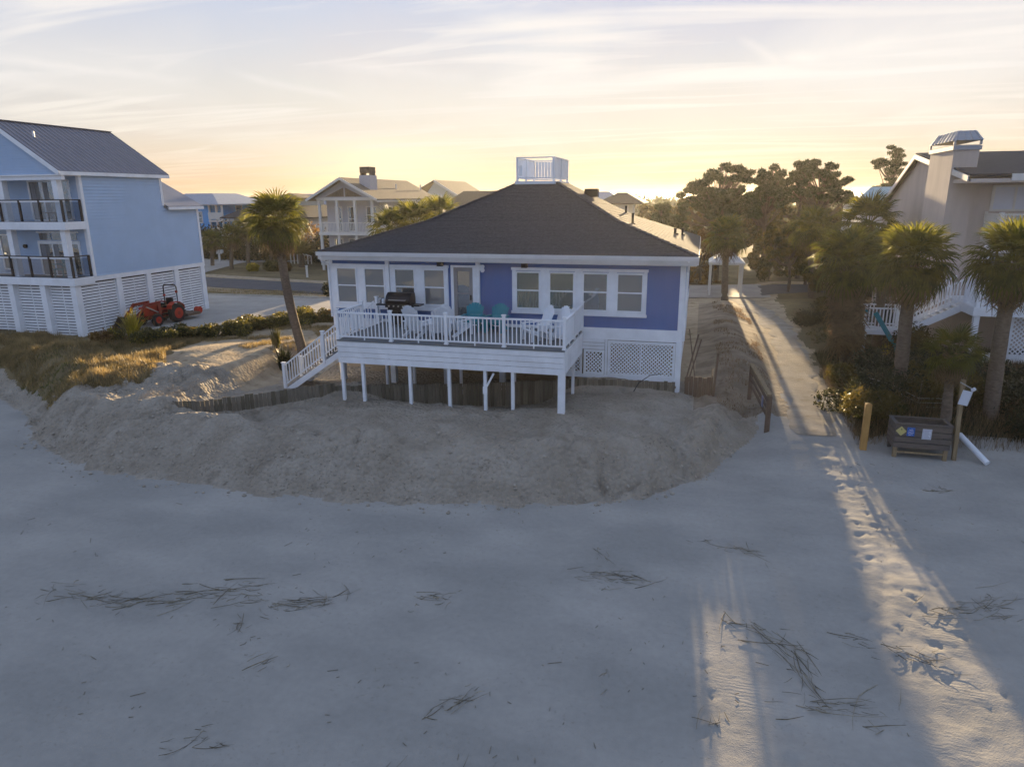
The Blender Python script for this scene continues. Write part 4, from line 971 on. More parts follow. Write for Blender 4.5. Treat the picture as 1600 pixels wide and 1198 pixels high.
R_.part('roof', 'dark_roof', MB().add([(10.15, 32.3, 8.78), (24.3, 32.3, 8.78), (24.3, 40.4, 10.02), (10.15, 40.4, 10.02), (10.15, 47.2, 7.22), (24.3, 47.2, 7.22),
                                       (10.15, 32.3, 8.66), (24.3, 32.3, 8.66), (24.3, 40.4, 9.90), (10.15, 40.4, 9.90), (10.15, 47.2, 7.10), (24.3, 47.2, 7.10)],
                                      [(0, 1, 2, 3), (3, 2, 5, 4), (7, 6, 9, 8), (8, 9, 10, 11), (0, 6, 7, 1), (4, 5, 11, 10), (0, 3, 9, 6), (3, 4, 10, 9)]))
R_.beam('rake_board', 'white_far', (10.12, 32.35, 8.60), (10.12, 40.4, 9.84), .05, .22); R_.beam('rake_board', 'white_far', (10.12, 40.42, 9.84), (10.12, 47.2, 7.04), .05, .22)
R_.box('eave_fascia', 'white_far', 11.6, 24.3, 32.24, 32.30, 8.50, 8.77)
R_.box('soffit', 'stucco', 10.2, 24.2, 32.3, 34.49, 8.44, 8.60)
fw = R_.part('window', 'white_far', MB().box(11.75, 11.85, 34.40, 34.49, 7.30, 8.36).box(13.4, 13.5, 34.40, 34.49, 7.30, 8.36).box(11.85, 13.4, 34.40, 34.49, 8.28, 8.36).box(11.85, 13.4, 34.40, 34.49, 7.30, 7.38).box(12.58, 12.66, 34.41, 34.48, 7.38, 8.28))
R_.box('shutter', 'sign_white', 11.85, 12.58, 34.44, 34.47, 7.38, 8.28, fw); R_.box('shutter', 'sign_white', 12.66, 13.4, 34.44, 34.47, 7.38, 8.28, fw)
def balustrade(T, p, q, z, h, m='white', sp=.13, post=.12, n=1):
    p, q = Vector((*p, z)), Vector((*q, z)); U = Vector((0, 0, 1))
    rl = T.part('railing', m, MB().beam(p + U * h, q + U * h, .10, .05).beam(p + U * .1, q + U * .1, .05, .05))
    for i in range(n + 1):
        c = p.lerp(q, i / n); T.box('rail_post', m, c.x - post / 2, c.x + post / 2, c.y - post / 2, c.y + post / 2, z, z + h + .09, rl)
    L_ = (q - p).length; k = int(L_ / sp)
    for i in range(1, k):
        c = p.lerp(q, i / k); T.box('baluster', m, c.x - .022, c.x + .022, c.y - .022, c.y + .022, z + .125, z + h - .025, rl)
R_.box('balcony', 'white_far', 11.6, 24, 32.6, 34.48, 6.02, 6.25)
balustrade(R_, (11.65, 32.7), (15.0, 32.7), 6.25, .95, 'white_far', .13, .12, 2)
balustrade(R_, (11.65, 32.85), (11.65, 34.4), 6.25, .95, 'white_far', .13, .10, 1)
slider(R_, 11.9, 13.9, 3.75, 5.55, 34.5, 2)
for x in (11.3, 14.4): R_.box('porch_post', 'white', x - .09, x + .09, 32.55, 32.73, 3.72, 6.02)
K = Thing('entry_deck', 'white raised deck with staircase in front of the tan house behind the palms', 'deck', (11.5, 31.5, 1.2))
K.box('floor', 'white', 10.65, 24, 30.9, 34.4, 3.50, 3.70)
K.box('rim_board', 'white', 10.6, 24, 30.84, 30.899, 3.34, 3.69)
K.box('rim_board', 'white', 10.56, 10.599, 30.84, 34.4, 3.34, 3.69)
balustrade(K, (10.7, 30.95), (15.5, 30.95), 3.70, 1.0, n=4)
balustrade(K, (10.7, 31.08), (10.7, 32.3), 3.70, 1.0, n=1)
for x, y in ((10.75, 31.0), (11.75, 31.0), (13.4, 31.0), (15, 31)): K.box('post', 'white', x - .10, x + .10, y - .1, y + .1, 1.0, 3.339)
K.box('plinth', 'white', 10.9, 24, 31.3, 31.5, 0.9, 1.75)
lp = K.part('lattice_panel', 'white', MB().box(12.1, 12.2, 31.28, 31.34, 1.76, 3.3).box(13.9, 14.0, 31.28, 31.34, 1.76, 3.3)); strip_lattice(K, lp, 12.2, 13.9, 1.76, 3.3, 31.3, .18, .05)
for y in (32.3, 33.4):
    K.beam('stringer', 'white', (10.6, y, 3.45), (8.6, y, 2.35), .05, .28)
    hr = K.part('handrail', 'white', MB().beam((10.6, y, 4.65), (8.6, y, 3.5), .09, .05).beam((10.6, y, 3.80), (8.6, y, 2.65), .05, .05))
    for k in range(1, 16):
        x = 10.6 - k * .125; z_ = 3.70 - (10.6 - x) * .575; K.box('baluster', 'white', x - .022, x + .022, y - .022, y + .022, z_ + .12, z_ + .93, hr)
for k in range(8): K.box('tread', 'white', 8.75 + k * .24, 9.03 + k * .24, 32.33, 33.37, 2.40 + k * .15, 2.44 + k * .15)
K.box('landing', 'white', 6.9, 8.6, 32.2, 33.5, 2.2, 2.38)
balustrade(K, (7.0, 33.45), (8.55, 33.45), 2.38, .95, n=1); balustrade(K, (7.0, 32.25), (8.55, 32.25), 2.38, .95, n=1)
for x in (7.05, 8.5): K.box('post', 'white', x - .08, x + .08, 32.25, 32.41, 0.9, 2.2)
K.beam('slide_rail', 'teal', (7.3, 31.9, 3.2), (8.3, 31.6, 1.6), .08, .18)
K.beam('slide_rail', 'teal', (7.0, 31.95, 3.25), (6.2, 31.95, 3.25), .06, .10)

# ------------------------------------------------------------------ houses further inland
def far_window(T, x0, x1, z0, z1, y, axis='y', sgn=-1, m='pane_far', mull=True):
    d = .06
    if axis == 'y':
        w_ = T.part('window', 'white_far', MB().box(x0 - .1, x0, y + sgn * d, y, z0 - .1, z1 + .1).box(x1, x1 + .1, y + sgn * d, y, z0 - .1, z1 + .1).box(x0, x1, y + sgn * d, y, z1, z1 + .1).box(x0, x1, y + sgn * d, y, z0 - .1, z0))
        zm, xm = (z0 + z1) / 2, (x0 + x1) / 2
        T.box('pane', m, x0, x1, y + sgn * .03, y + sgn * .01, z0, z1, w_)
        if mull:
            T.box('mullion', 'white_far', x0, x1, y + sgn * .05, y + sgn * .031, zm - .03, zm + .03, w_)
            if x1 - x0 > 1.1: T.box('mullion', 'white_far', xm - .04, xm + .04, y + sgn * .055, y + sgn * .032, z0, z1, w_)
    else:
        w_ = T.part('window', 'white_far', MB().box(y, y + sgn * d, x0 - .1, x0, z0 - .1, z1 + .1).box(y, y + sgn * d, x1, x1 + .1, z0 - .1, z1 + .1).box(y, y + sgn * d, x0, x1, z1, z1 + .1).box(y, y + sgn * d, x0, x1, z0 - .1, z0))
        T.box('pane', m, y + sgn * .01, y + sgn * .03, x0, x1, z0, z1, w_)
def hip(T, x0, x1, y0, y1, ze, zr, m, inset=None, th=.15, name='roof'):
    hx, hy = (x1 - x0) / 2, (y1 - y0) / 2; r_ = min(hx, hy) if inset is None else inset; cx_, cy_ = (x0 + x1) / 2, (y0 + y1) / 2
    rx_, ry_ = max(hx - r_, .05), max(hy - r_, .05)
    return T.part(name, m, MB().add([(x0, y0, ze), (x1, y0, ze), (x1, y1, ze), (x0, y1, ze), (cx_ - rx_, cy_ - ry_, zr), (cx_ + rx_, cy_ - ry_, zr), (cx_ + rx_, cy_ + ry_, zr), (cx_ - rx_, cy_ + ry_, zr),
                                     (x0, y0, ze - th), (x1, y0, ze - th), (x1, y1, ze - th), (x0, y1, ze - th)],
                                    [(0, 1, 5, 4), (1, 2, 6, 5), (2, 3, 7, 6), (3, 0, 4, 7), (4, 5, 6, 7), (8, 9, 1, 0), (9, 10, 2, 1), (10, 11, 3, 2), (11, 8, 0, 3), (11, 10, 9, 8)]))
def gable_fill(T, x0, xr, x1, y, z0, zr, m):
    T.part('gable_wall', m, MB().add([(x0, y, z0), (x1, y, z0), (xr, y, zr), (x0, y + .15, z0), (x1, y + .15, z0), (xr, y + .15, zr)], [(0, 1, 2), (5, 4, 3), (0, 3, 4, 1), (1, 4, 5, 2), (2, 5, 3, 0)]))
# grey house with double porch behind the beach house
C = Thing('porch_house', 'grey two-storey house with white double porch, gable front and dark topped chimney', 'house', (-33.4, 68, 1.2))
C.part('wall', 'grey_siding', MB().box(-36.3, -30.5, 63.6, 77.0, 1.0, 8.05))
C.part('side_wing', 'grey_siding', MB().box(-30.5, -27.5, 69, 77, 1.0, 6.2))
r_ = gable(C, -37.2, -33.45, -29.7, 61.3, 77.2, 7.98, 9.98, 7.98, 'brown_roof', .16)
gable_fill(C, -36.9, -33.45, -30.0, 62.1, 8.0, 9.75, 'grey_siding')
C.part('gable_vent', 'bark', MB().add([(-35.5, 62.05, 8.2), (-33.5, 62.05, 8.2), (-33.5, 62.05, 9.05)], [(0, 1, 2)]).add([(-33.35, 62.05, 8.2), (-31.5, 62.05, 8.2), (-33.35, 62.05, 9.05)], [(0, 1, 2)]))
C.beam('rake_board', 'white_far', (-33.45, 61.27, 9.86), (-29.7, 61.27, 7.86), .05, .22); C.beam('rake_board', 'white_far', (-33.45, 61.27, 9.86), (-37.2, 61.27, 7.86), .05, .22)
C.box('porch_beam', 'white_far', -36.4, -30.4, 61.9, 62.15, 7.85, 8.12)
C.box('eave_fascia', 'white_far', -29.72, -29.66, 61.3, 77.2, 7.7, 7.85)
for x in (-36.2, -34.3, -32.4, -30.6): C.box('porch_post', 'white_far', x - .12, x + .12, 61.95, 62.15, 0.9, 7.84)
for zf in (4.85, 1.95):
    b_ = C.part('porch_floor', 'white_far', MB().box(-36.4, -30.4, 61.9, 63.59, zf - .28, zf))
    C.box('porch_rail', 'white_far', -36.2, -30.6, 62.0, 62.06, zf + .88, zf + .96, b_)
    for k in range(36): C.box('baluster', 'white_far', -36.1 + k * .155, -36.05 + k * .155, 62.01, 62.05, zf + .02, zf + .88, b_)
far_window(C, -35.3, -34.7, 4.95, 7.2, 63.6); far_window(C, -33.9, -33.1, 4.95, 7.2, 63.6); far_window(C, -31.9, -30.9, 5.7, 7.2, 63.6)
far_window(C, -35.6, -34.8, 2.1, 4.1, 63.6); far_window(C, -34.0, -32.7, 2.5, 4.1, 63.6); far_window(C, -31.9, -30.9, 2.6, 4.1, 63.6)
far_window(C, 65.4, 66.3, 5.5, 7.2, -30.5, 'x', 1); far_window(C, 67.0, 67.9, 5.5, 7.2, -30.5, 'x', 1)
ch = C.part('chimney', 'grey_siding', MB().box(-32.45, -31.3, 63.4, 64.9, 8.6, 10.2))
C.box('flue_cap', 'bark', -32.4, -31.35, 63.5, 64.8, 10.42, 10.98, ch)
for x in (-32.35, -31.4): C.box('cap_leg', 'bark', x - .06, x + .06, 63.6, 64.7, 10.2, 10.42, ch)
hip(C, -30.6, -25.5, 68.2, 78, 6.2, 7.4, 'dark_roof', name='wing_roof')
for x, y in ((-31.6, 70), (-31.3, 76)): C.part('vent_pipe', 'white_far', MB().tube([(x, y, 8.9), (x, y, 9.5)], .08, 6))
# pale gable house just right of it
C = Thing('gable_house', 'pale house with steep side gable and tan roof rising behind the big hip roof', 'house', (-45, 130, 1.2))
C.part('wall', 'pale_siding', MB().box(-52, -40.3, 125.5, 142, 1.0, 6.2))
gable(C, -53.3, -48.7, -39.3, 125, 143, 9.0, 11.3, 5.7, 'brown_roof', .2); gable_fill(C, -52.7, -48.7, -40.2, 125.5, 6.15, 11.0, 'pale_siding')
C.beam('rake_board', 'white_far', (-48.7, 124.9, 11.1), (-39.3, 124.9, 5.5), .08, .4)
far_window(C, -48.8, -47.5, 6.9, 8.6, 125.5)
# dark roofed house
C = Thing('dark_roof_house', 'low house with near black hip roof right behind the left half of the hip roof', 'house', (-36, 118, 1.2))
C.part('wall', 'pale_siding', MB().box(-43.5, -28.5, 113, 127, 1.0, 5.4)); hip(C, -45, -26.5, 111.5, 128.5, 5.4, 9.15, 'dark_roof', 5.0)
far_window(C, -41, -39, 2.4, 4.4, 113); far_window(C, -34, -32, 2.4, 4.4, 113)
# far left group
C = Thing('azure_house', 'bright azure house with pale hip roof and white porch right of the light blue house', 'house', (-60, 78, 1.2))
C.part('wall', 'azure_siding', MB().box(-66, -59.2, 75, 84, 3.6, 7.6)); C.part('ground_storey', 'white_far', MB().box(-66, -59.2, 75.05, 84, 1, 3.6))
hip(C, -67, -57.0, 74.2, 85, 7.5, 8.8, 'grey_roof', 3.0)
for x in (-59.1, -58.1, -57.3): C.box('porch_post', 'white_far', x - .1, x + .1, 75.0, 75.2, 1, 7.35)
for z_ in (3.7, 5.6): C.box('porch_floor', 'white_far', -59.2, -57.2, 74.9, 80, z_ - .25, z_); C.box('porch_rail', 'white_far', -59.2, -57.2, 74.9, 74.98, z_ + .1, z_ + .9)
for z_ in (4.4, 6.2): far_window(C, -58.8, -58.0, z_, z_ + 1, 80)
far_window(C, -61.2, -60.2, 5.3, 6.5, 75)
C = Thing('teal_gable_house', 'small pale teal house with steep gable left of the leaning palm', 'house', (-61, 88, 1.2))
C.part('wall', 'teal_siding', MB().box(-64.5, -57, 85, 94, 1, 6.4)); gable(C, -65, -62.2, -56.4, 84.6, 94.5, 6.9, 8.4, 5.6, 'dark_roof', .16); gable_fill(C, -64.6, -62.2, -57, 85, 6.3, 8.1, 'teal_siding')
C = Thing('white_cottage', 'white cottage with dark hip roof behind the crown of the leaning palm', 'house', (-50, 75, 1.2))
C.part('wall', 'white_far', MB().box(-54.0, -44, 72.8, 82, 1, 6.1)); hip(C, -55.2, -43.4, 71.8, 83, 6.0, 7.9, 'dark_roof', 3.8)
C.part('dormer', 'pale_siding', MB().box(-50.5, -46, 74, 80, 6, 8.2)); hip(C, -51, -45.5, 73.6, 80.5, 8.15, 8.7, 'brown_roof', name='dormer_roof')
far_window(C, -53.3, -52.2, 4.3, 5.5, 72.8); far_window(C, -51.6, -50.6, 4.3, 5.5, 72.8); far_window(C, -48.8, -47.4, 4.3, 5.5, 72.8)
C.box('porch_post', 'white_far', -54.3, -54.05, 71.9, 72.1, 1, 5.85); C.box('porch_post', 'white_far', -49.1, -48.9, 71.9, 72.1, 1, 5.85)
C = Thing('green_house', 'pale green house with blue grey metal roof between the leaning palm and the porch house', 'house', (-54, 96, 1.2))
C.part('wall', 'teal_siding', MB().box(-58, -50, 92, 101, 1, 7.4)); hip(C, -58.8, -49.2, 91, 102, 7.3, 8.75, 'grey_roof', 1.2)
# far right group
C = Thing('beige_roof_house', 'distant house with pale hip roof just right of the rooftop platform', 'house', (-14, 104, 1.2))
C.part('wall', 'pale_siding', MB().box(-17, -11, 100.8, 108, 1, 7.2)); hip(C, -17.6, -10.4, 100, 109, 7.2, 8.75, 'grey_roof', 2.8)
C = Thing('porch_roof_house', 'distant house with dark hip roof over an open porch, right of the pale roof', 'house', (-11, 98, 1.2))
C.part('wall', 'white_far', MB().box(-13.2, -9.6, 95.8, 104, 1, 7.1)); hip(C, -14.0, -7.6, 95, 105, 7.2, 8.55, 'dark_roof', 2.6)
for x in (-9.0, -8.0): C.box('porch_post', 'white_far', x - .09, x + .09, 95.4, 95.6, 3, 7.05)
C.box('porch_floor', 'white_far', -9.6, -7.8, 95.3, 100, 4.6, 4.85)
C = Thing('teal_roof_house', 'house with pale teal metal roof behind the palms left of the tan house', 'house', (16, 76, 1.2))
C.part('wall', 'white_far', MB().box(14, 22, 70.8, 80, 1, 7.6)); hip(C, 13.3, 22.7, 70, 81, 7.6, 8.7, 'teal_roof', 1.3)
C = Thing('porch_gazebo', 'small white roofed porch standing among the trees beyond the sandy path', 'gazebo', (1.8, 52, 1.2))
hip(C, 0.6, 3.0, 50.2, 53.4, 3.55, 4.35, 'white_far')
for x in (0.75, 1.75, 2.85):
    for y in (50.35, 53.2): C.box('post', 'white_far', x - .07, x + .07, y - .07, y + .07, 1.0, 3.4)
# street furniture
T = Thing('mailbox', 'white mailbox on a white post beside the far street', 'mailbox', (-53.2, 68.4, 1.2)); T.box('post', 'white_far', -53.28, -53.12, 68.3, 68.46, 1.0, 2.5); T.box('box', 'white_far', -53.4, -52.7, 68.2, 68.55, 2.15, 2.5); T.box('arm', 'white_far', -53.6, -52.8, 68.36, 68.42, 2.05, 2.13)
T = Thing('street_sign', 'small white sign on a pole beyond the crown shadow of the leaning palm', 'sign', (-44.4, 66.9, 1.2)); T.part('pole', 'white_far', MB().tube([(-44.4, 66.9, 1.0), (-44.4, 66.9, 3.4)], .07, 6)); T.box('sign_face', 'white_far', -44.7, -44.1, 66.8, 66.84, 2.7, 3.3)
T = Thing('marker_post', 'short white marker post in the grass strip along the road', 'post', (-34.2, 55.6, 1.2)); T.box('shaft', 'white_far', -34.27, -34.13, 55.5, 55.64, 1.0, 2.2); T.box('cap', 'white_far', -34.3, -34.1, 55.48, 55.66, 2.2, 2.26)
T = Thing('wooden_steps', 'white wooden entrance ramp railing beside the sago palm', 'railing', (-41, 67.5, 1.2))
for k in range(7): T.box('post', 'white_far', -43.4 + k * .42, -43.32 + k * .42, 67.4, 67.5, 1.0, 2.7 - k * .12)
T.beam('hand_rail', 'white_far', (-43.4, 67.45, 2.75), (-40.8, 67.45, 2.0), .1, .08)

# ------------------------------------------------------------------ plants
def frond_mesh(name, m, n=22, pet=.85, rad=.95, droop=.35, seed=0, wide=.075):
    r = random.Random(seed); V = []; F = []
    def quad(a_, b_, c_, d_): F.append((a_, b_, c_, d_))
    V += [(0, -.025, 0), (0, .025, 0), (pet, .016, .02), (pet, -.016, .02)]; F.append((0, 3, 2, 1))
    V += [(0, 0, .03), (pet, 0, .035)]; F.append((0, 4, 5, 3))
    for i in range(n):
        u = (i + .5) / n * 2 - 1; ang = u * math.radians(112); L = rad * (1.0 - .28 * abs(u) ** 2) * (.88 + .2 * r.random())
        ca, sa = math.cos(ang), math.sin(ang); px_, py_ = -sa, ca; w_ = wide * (.8 + .4 * r.random())
        base = len(V); zf = .10 * math.cos(i * math.pi)
        for t, ww in ((0.06, .35), (.45, 1.0), (.78, .65)):
            zz = .03 + .10 * t - droop * t ** 2.6 * (0.7 + .6 * r.random()) * L + zf * ww * .2
            V.append((pet - .05 + ca * L * t - px_ * w_ * ww / 2, sa * L * t - py_ * w_ * ww / 2, zz - .012)); V.append((pet - .05 + ca * L * t + px_ * w_ * ww / 2, sa * L * t + py_ * w_ * ww / 2, zz + .012))
        t = 1.0; V.append((pet - .05 + ca * L, sa * L, .13 - droop * L * (1.0 + .5 * r.random()))); 
        V.append((pet - .05 + ca * L + px_ * .012, sa * L + py_ * .012, V[-1][2]))
        b = base; quad(b, b + 2, b + 3, b + 1); quad(b + 2, b + 4, b + 5, b + 3); quad(b + 4, b + 6, b + 7, b + 5)
    return np_mesh(name, V, F, m)
FR = [frond_mesh('frond', 'palm_leaf', seed=i, droop=d_, pet=p_) for i, (d_, p_) in enumerate(((.25, .8), (.4, .9), (.6, .75)))]
FD = [frond_mesh('dead_frond', 'palm_dead', n=14, pet=.6, rad=.9, droop=.9, seed=10 + i, wide=.06) for i in range(2)]
def palm(label, base, top, scale=1.0, r0=.19, nf=36, nd=12, seed=0, group='palm trees', skirt=0, trunk=True, name='palm_tree', low=-42, near=True):
    r = random.Random(seed); base = Vector(base); top = Vector(top)
    T = Thing(name, label, 'palm tree', base, group)
    pts = []; n = 14
    for i in range(n + 1):
        t = i / n; p = base.lerp(top, t); bow = math.sin(t * math.pi) * .06 * (top - base).length * (0.6 if abs(top.x - base.x) > .5 else .15)
        pts.append(p + Vector((-bow if top.x < base.x else bow * .3, 0, 0)))
    pts[0] = pts[0] - Vector((0, 0, .3))
    rad = [r0 * (1.25 if i == 0 else 1.05 - .22 * i / n) * (1 + .05 * (r.random() - .5)) for i in range(n + 1)]
    T.part('trunk', 'palm_bark', MB().tube(pts, rad, 10), smooth=True)
    bt = MB()                                             # old frond bases round the upper trunk
    for k in range(44 if near else 16):
        t = 1 - (k / (44 if near else 16)) * .30; i = min(int(t * n), n - 1); p = pts[i].lerp(pts[i + 1], t * n - i); az = k * 2.4
        d = Vector((math.cos(az), math.sin(az), 0)); bt.beam(p + d * r0 * .5, p + d * (r0 + .13) + Vector((0, 0, .16)), .07, .03)
    T.part('frond_stubs', 'palm_dead', bt, kind='stuff')
    for k in range(nf):
        q = (k + .5) / nf; el = math.radians(86 - (86 - low) * q ** .8 + r.uniform(-8, 8)); az = k * 2.39996 + r.uniform(-.25, .25)
        o = link('frond', FR[min(2, int(q * 3))], T.o); o.location = top - base + Vector((math.cos(az) * .10, math.sin(az) * .10, .05 + .12 * (1 - q)))
        o.rotation_euler = Euler((r.uniform(-.35, .35), -el, az), 'XYZ'); s_ = scale * r.uniform(.88, 1.1); o.scale = (s_, s_, s_)
    for k in range(nd):
        el = math.radians(r.uniform(-80, -38)); az = k * 2.39996 + r.uniform(-.4, .4)
        o = link('dead_frond', FD[k % 2], T.o); o.location = top - base + Vector((math.cos(az) * r0 * .6, math.sin(az) * r0 * .6, -.12))
        o.rotation_euler = Euler((r.uniform(-.4, .4), -el, az), 'XYZ'); s_ = scale * r.uniform(.8, 1.1); o.scale = (s_, s_, s_)
    for k in range(skirt):
        t = r.uniform(.12, 1.0); p = base.lerp(top, 1 - t * .62); az = r.uniform(0, 6.28)
        o = link('dead_frond', FD[k % 2], T.o); o.location = p - base + Vector((math.cos(az) * r0, math.sin(az) * r0, 0))
        o.rotation_euler = Euler((r.uniform(-.3, .3), math.radians(r.uniform(64, 84)), az), 'XYZ'); s_ = scale * r.uniform(1.0, 1.3); o.scale = (s_, s_, s_)
    return T
palm('tall leaning palm with full round crown left of the beach house', (-17.5, 27.6, 1.0), (-18.35, 27.8, 6.95), .84, .21, 60, 44, 1)
palm('palm with dense round crown standing behind the timber sign box, right of the path', (7.0, 25.8, 1.1), (6.85, 25.8, 5.72), .82, .23, 60, 38, 2)
palm('palm rising along the right picture edge in front of the white deck', (9.25, 24.2, 1.1), (9.15, 24.2, 5.9), .80, .23, 54, 30, 3)
palm('stocky palm with a long skirt of dead grey fronds beside the sandy path', (6.45, 31.7, 1.0), (6.0, 31.7, 5.2), .92, .30, 50, 26, 4, skirt=70)
palm('small young palm just above the timber sign box', (7.72, 23.2, .9), (7.6, 23.2, 3.25), .52, .15, 28, 16, 5)
palm('palm crown rising behind the stocky palm, against the pale gable wall', (8.35, 39.5, 1.2), (8.25, 39.8, 6.45), 1.0, .24, 40, 10, 6)
palm('slim palm directly right of the beach house roof corner', (1.75, 48, 1.2), (1.6, 48, 5.35), .9, .23, 44, 16, 7, near=False)
palm('slim palm between the trees at the far end of the path', (7.4, 50, 1.2), (7.0, 50, 5.8), .95, .20, 44, 16, 8, near=False)
palm('small palm leftmost of the row beyond the road', (-46.2, 61, 1.2), (-45.8, 61, 4.3), .8, .20, 26, 8, 9, near=False)
palm('taller palm in the middle of the row beyond the road', (-44.2, 61, 1.2), (-43.8, 61, 5.2), .85, .2, 26, 8, 10, near=False)
palm('palm at the right end of the row beyond the road', (-44.9, 66, 1.2), (-44.6, 66, 4.9), .85, .18, 26, 8, 11, near=False)
palm('bushy palm by the azure house near the mailbox', (-50.4, 63.5, 1.2), (-50.1, 63.5, 3.7), .8, .2, 26, 6, 12, near=False)
palm('golden lit palm crown showing behind the roof edge of the beach house, left one', (-21.3, 46, 1.2), (-21.4, 46, 5.75), 1.05, .22, 34, 6, 13, near=False)
palm('golden lit palm crown showing behind the roof edge of the beach house, middle one', (-19.6, 46.6, 1.2), (-19.7, 46.6, 6.2), 1.15, .22, 34, 6, 14, near=False)
palm('golden lit palm crown showing behind the roof edge of the beach house, right one', (-17.6, 46, 1.2), (-17.6, 46, 6.7), .95, .22, 34, 6, 15, near=False)
palm('palm tucked behind the crown nearest the timber sign box', (7.9, 33.5, 1.1), (7.8, 33.5, 5.2), .85, .22, 40, 14, 16)
# sago like palm with feather leaves
def feather_mesh(name, m, L=2.2, n=26, seed=0):
    r = random.Random(seed); V = []; F = []
    def mid(t): return (L * t * (1 - .15 * t), 0, .9 * L * (t * .55 - .62 * t * t))
    for i in range(n):
        t = .1 + .88 * i / n; x, _, z_ = mid(t); l_ = .42 * math.sin(math.pi * min(1, t * 1.05)) ** .6 + .06
        for s_ in (-1, 1):
            b = len(V); V += [(x, 0, z_), (x + .04, 0, z_), (x + .16, s_ * l_, z_ - .10 * r.random()), (x + .13, s_ * l_, z_ - .08)]; F.append((b, b + 1, b + 2, b + 3))
    for i in range(8):
        a_, b_ = mid(i / 8), mid((i + 1) / 8); k = len(V); V += [(a_[0], -.02, a_[2]), (a_[0], .02, a_[2]), (b_[0], .02, b_[2]), (b_[0], -.02, b_[2])]; F.append((k, k + 1, k + 2, k + 3))
    return np_mesh(name, V, F, m)
FE = feather_mesh('frond', 'shrub_leaf')
T = Thing('sago_palm', 'dark feathery low palm clump in front of the grey porch house', 'palm tree', (-40.2, 64.5, 1.2))
T.part('trunk', 'palm_bark', MB().tube([(-40.2, 64.5, 1.0), (-40.2, 64.5, 2.4)], [.35, .3], 8))
for k in range(30):
    o = link('frond', FE, T.o); o.location = (0, 0, 1.2); o.rotation_euler = (random.Random(k).uniform(-.2, .2), -math.radians(62 - k * 2.1), k * 2.4)

def leaf_cloud(blobs, n, size, asp, seed, m, name='crown', shell=.55, jitter=1.0):
    """blobs: (cx,cy,cz,rx,ry,rz) - many leaf faces spread through each clump"""
    R = np.random.default_rng(seed); B = np.array(blobs, dtype=float)
    vol = (B[:, 3] * B[:, 4] * B[:, 5]) ** (2 / 3); idx = R.choice(len(B), n, p=vol / vol.sum())
    d = R.normal(size=(n, 3)); d /= np.linalg.norm(d, axis=1)[:, None]; rr = shell + (1 - shell) * R.random(n) ** .6
    rr *= 1 + .10 * R.normal(size=n) * jitter
    c = B[idx, :3] + d * B[idx, 3:] * rr[:, None]
    u = R.normal(size=(n, 3)); u /= np.linalg.norm(u, axis=1)[:, None]; w_ = np.cross(u, R.normal(size=(n, 3))); w_ /= np.linalg.norm(w_, axis=1)[:, None]
    s_ = size * (.6 + .8 * R.random(n))[:, None]; u = u * s_; w_ = w_ * s_ * asp
    V = np.stack([c - u, c + w_ * .9, c + u, c - w_ * .9], 1).reshape(-1, 3); F = np.arange(n * 4).reshape(-1, 4)
    return V, F
def cloud_part(T, blobs, n, size, asp, seed, m, name='crown'):
    V, F = leaf_cloud(blobs, n, size, asp, seed, m); V = V - np.array(T.loc)
    return link(name, np_mesh(name, V, F, m), T.o)
def pine(label, x, y, H_, crown, seed, tr=.22, n=9000, leaf='pine_leaf', size=.20, asp=.28, clumps=40, lean=0, name='pine_tree', cat='pine tree', group='tall pines', flat=.5, twin=False):
    """crown: list of (dx, z, rx, rz) big envelopes which get filled with clumps"""
    r = random.Random(seed); z0 = gh(x, y); T = Thing(name, label, cat, (x, y, z0), group)
    for s_ in ([0] if not twin else [-.35, .35]):
        pts = [Vector((x + s_ + lean * t + s_ * 1.6 * t + .12 * math.sin(t * 5 + seed), y, z0 - .2 + (H_ - z0) * .96 * t)) for t in np.linspace(0, 1, 9)]
        T.part('trunk', 'bark', MB().tube(pts, [tr * (1 - .75 * i / 8) for i in range(9)], 8), smooth=True)
    lb = MB(); blobs = []
    tot = sum(c[2] * c[3] for c in crown)
    for dx_, zc, rx_, rz_ in crown:
        for _ in range(max(2, int(clumps * rx_ * rz_ / tot))):
            a_ = r.uniform(0, 6.283); q = r.random() ** .5; ay = r.uniform(-1, 1) * .8
            cx_ = x + dx_ + rx_ * q * math.cos(a_); cz_ = zc + rz_ * q * math.sin(a_); cy_ = y + ay * rx_
            br = r.uniform(.28, .62) * (rx_ * .30 + .34); blobs.append((cx_, cy_, cz_, br, br, br * flat))
            st = pts[min(8, max(4, int(8 * (cz_ - z0 - .8) / (H_ - z0))))]
            mid_ = st.lerp(Vector((cx_, cy_, cz_)), .5) + Vector((0, 0, -.25))
            lb.tube([st, mid_, (cx_, cy_, cz_)], [.055, .04, .015], 4, False)
    T.part('limbs', 'bark', lb, kind='stuff')
    cloud_part(T, blobs, n, size, asp, seed, leaf)
    return T
pine('big pine with wide ragged crown right of the beach house roof', 1.25, 60, 10.9, [(0.2, 9.2, 1.9, 1.3), (-1.7, 8.0, 1.4, 1.0), (.3, 7.2, 2.6, .9), (-3.2, 6.8, 1.0, .7), (1.5, 9.3, 1.0, .8)], 1, n=20000, clumps=130)
pine('rounded dark evergreen between the two big pines', 5.1, 62, 10.3, [(0, 9.2, 1.0, 1.1), (.1, 8.0, 1.5, 1.0), (-.9, 7.2, 1.2, .8)], 2, n=18000, clumps=90, flat=.7)
pine('twin stemmed pine with an open layered crown', 8.3, 62, 10.9, [(0, 10.0, 1.5, .75), (1.6, 9.2, 1.2, .8), (-1.3, 8.7, 1.3, 1.1), (2.2, 7.9, 1.4, .5), (.4, 8.2, .8, .5)], 3, n=17000, clumps=110, twin=True, flat=.42)
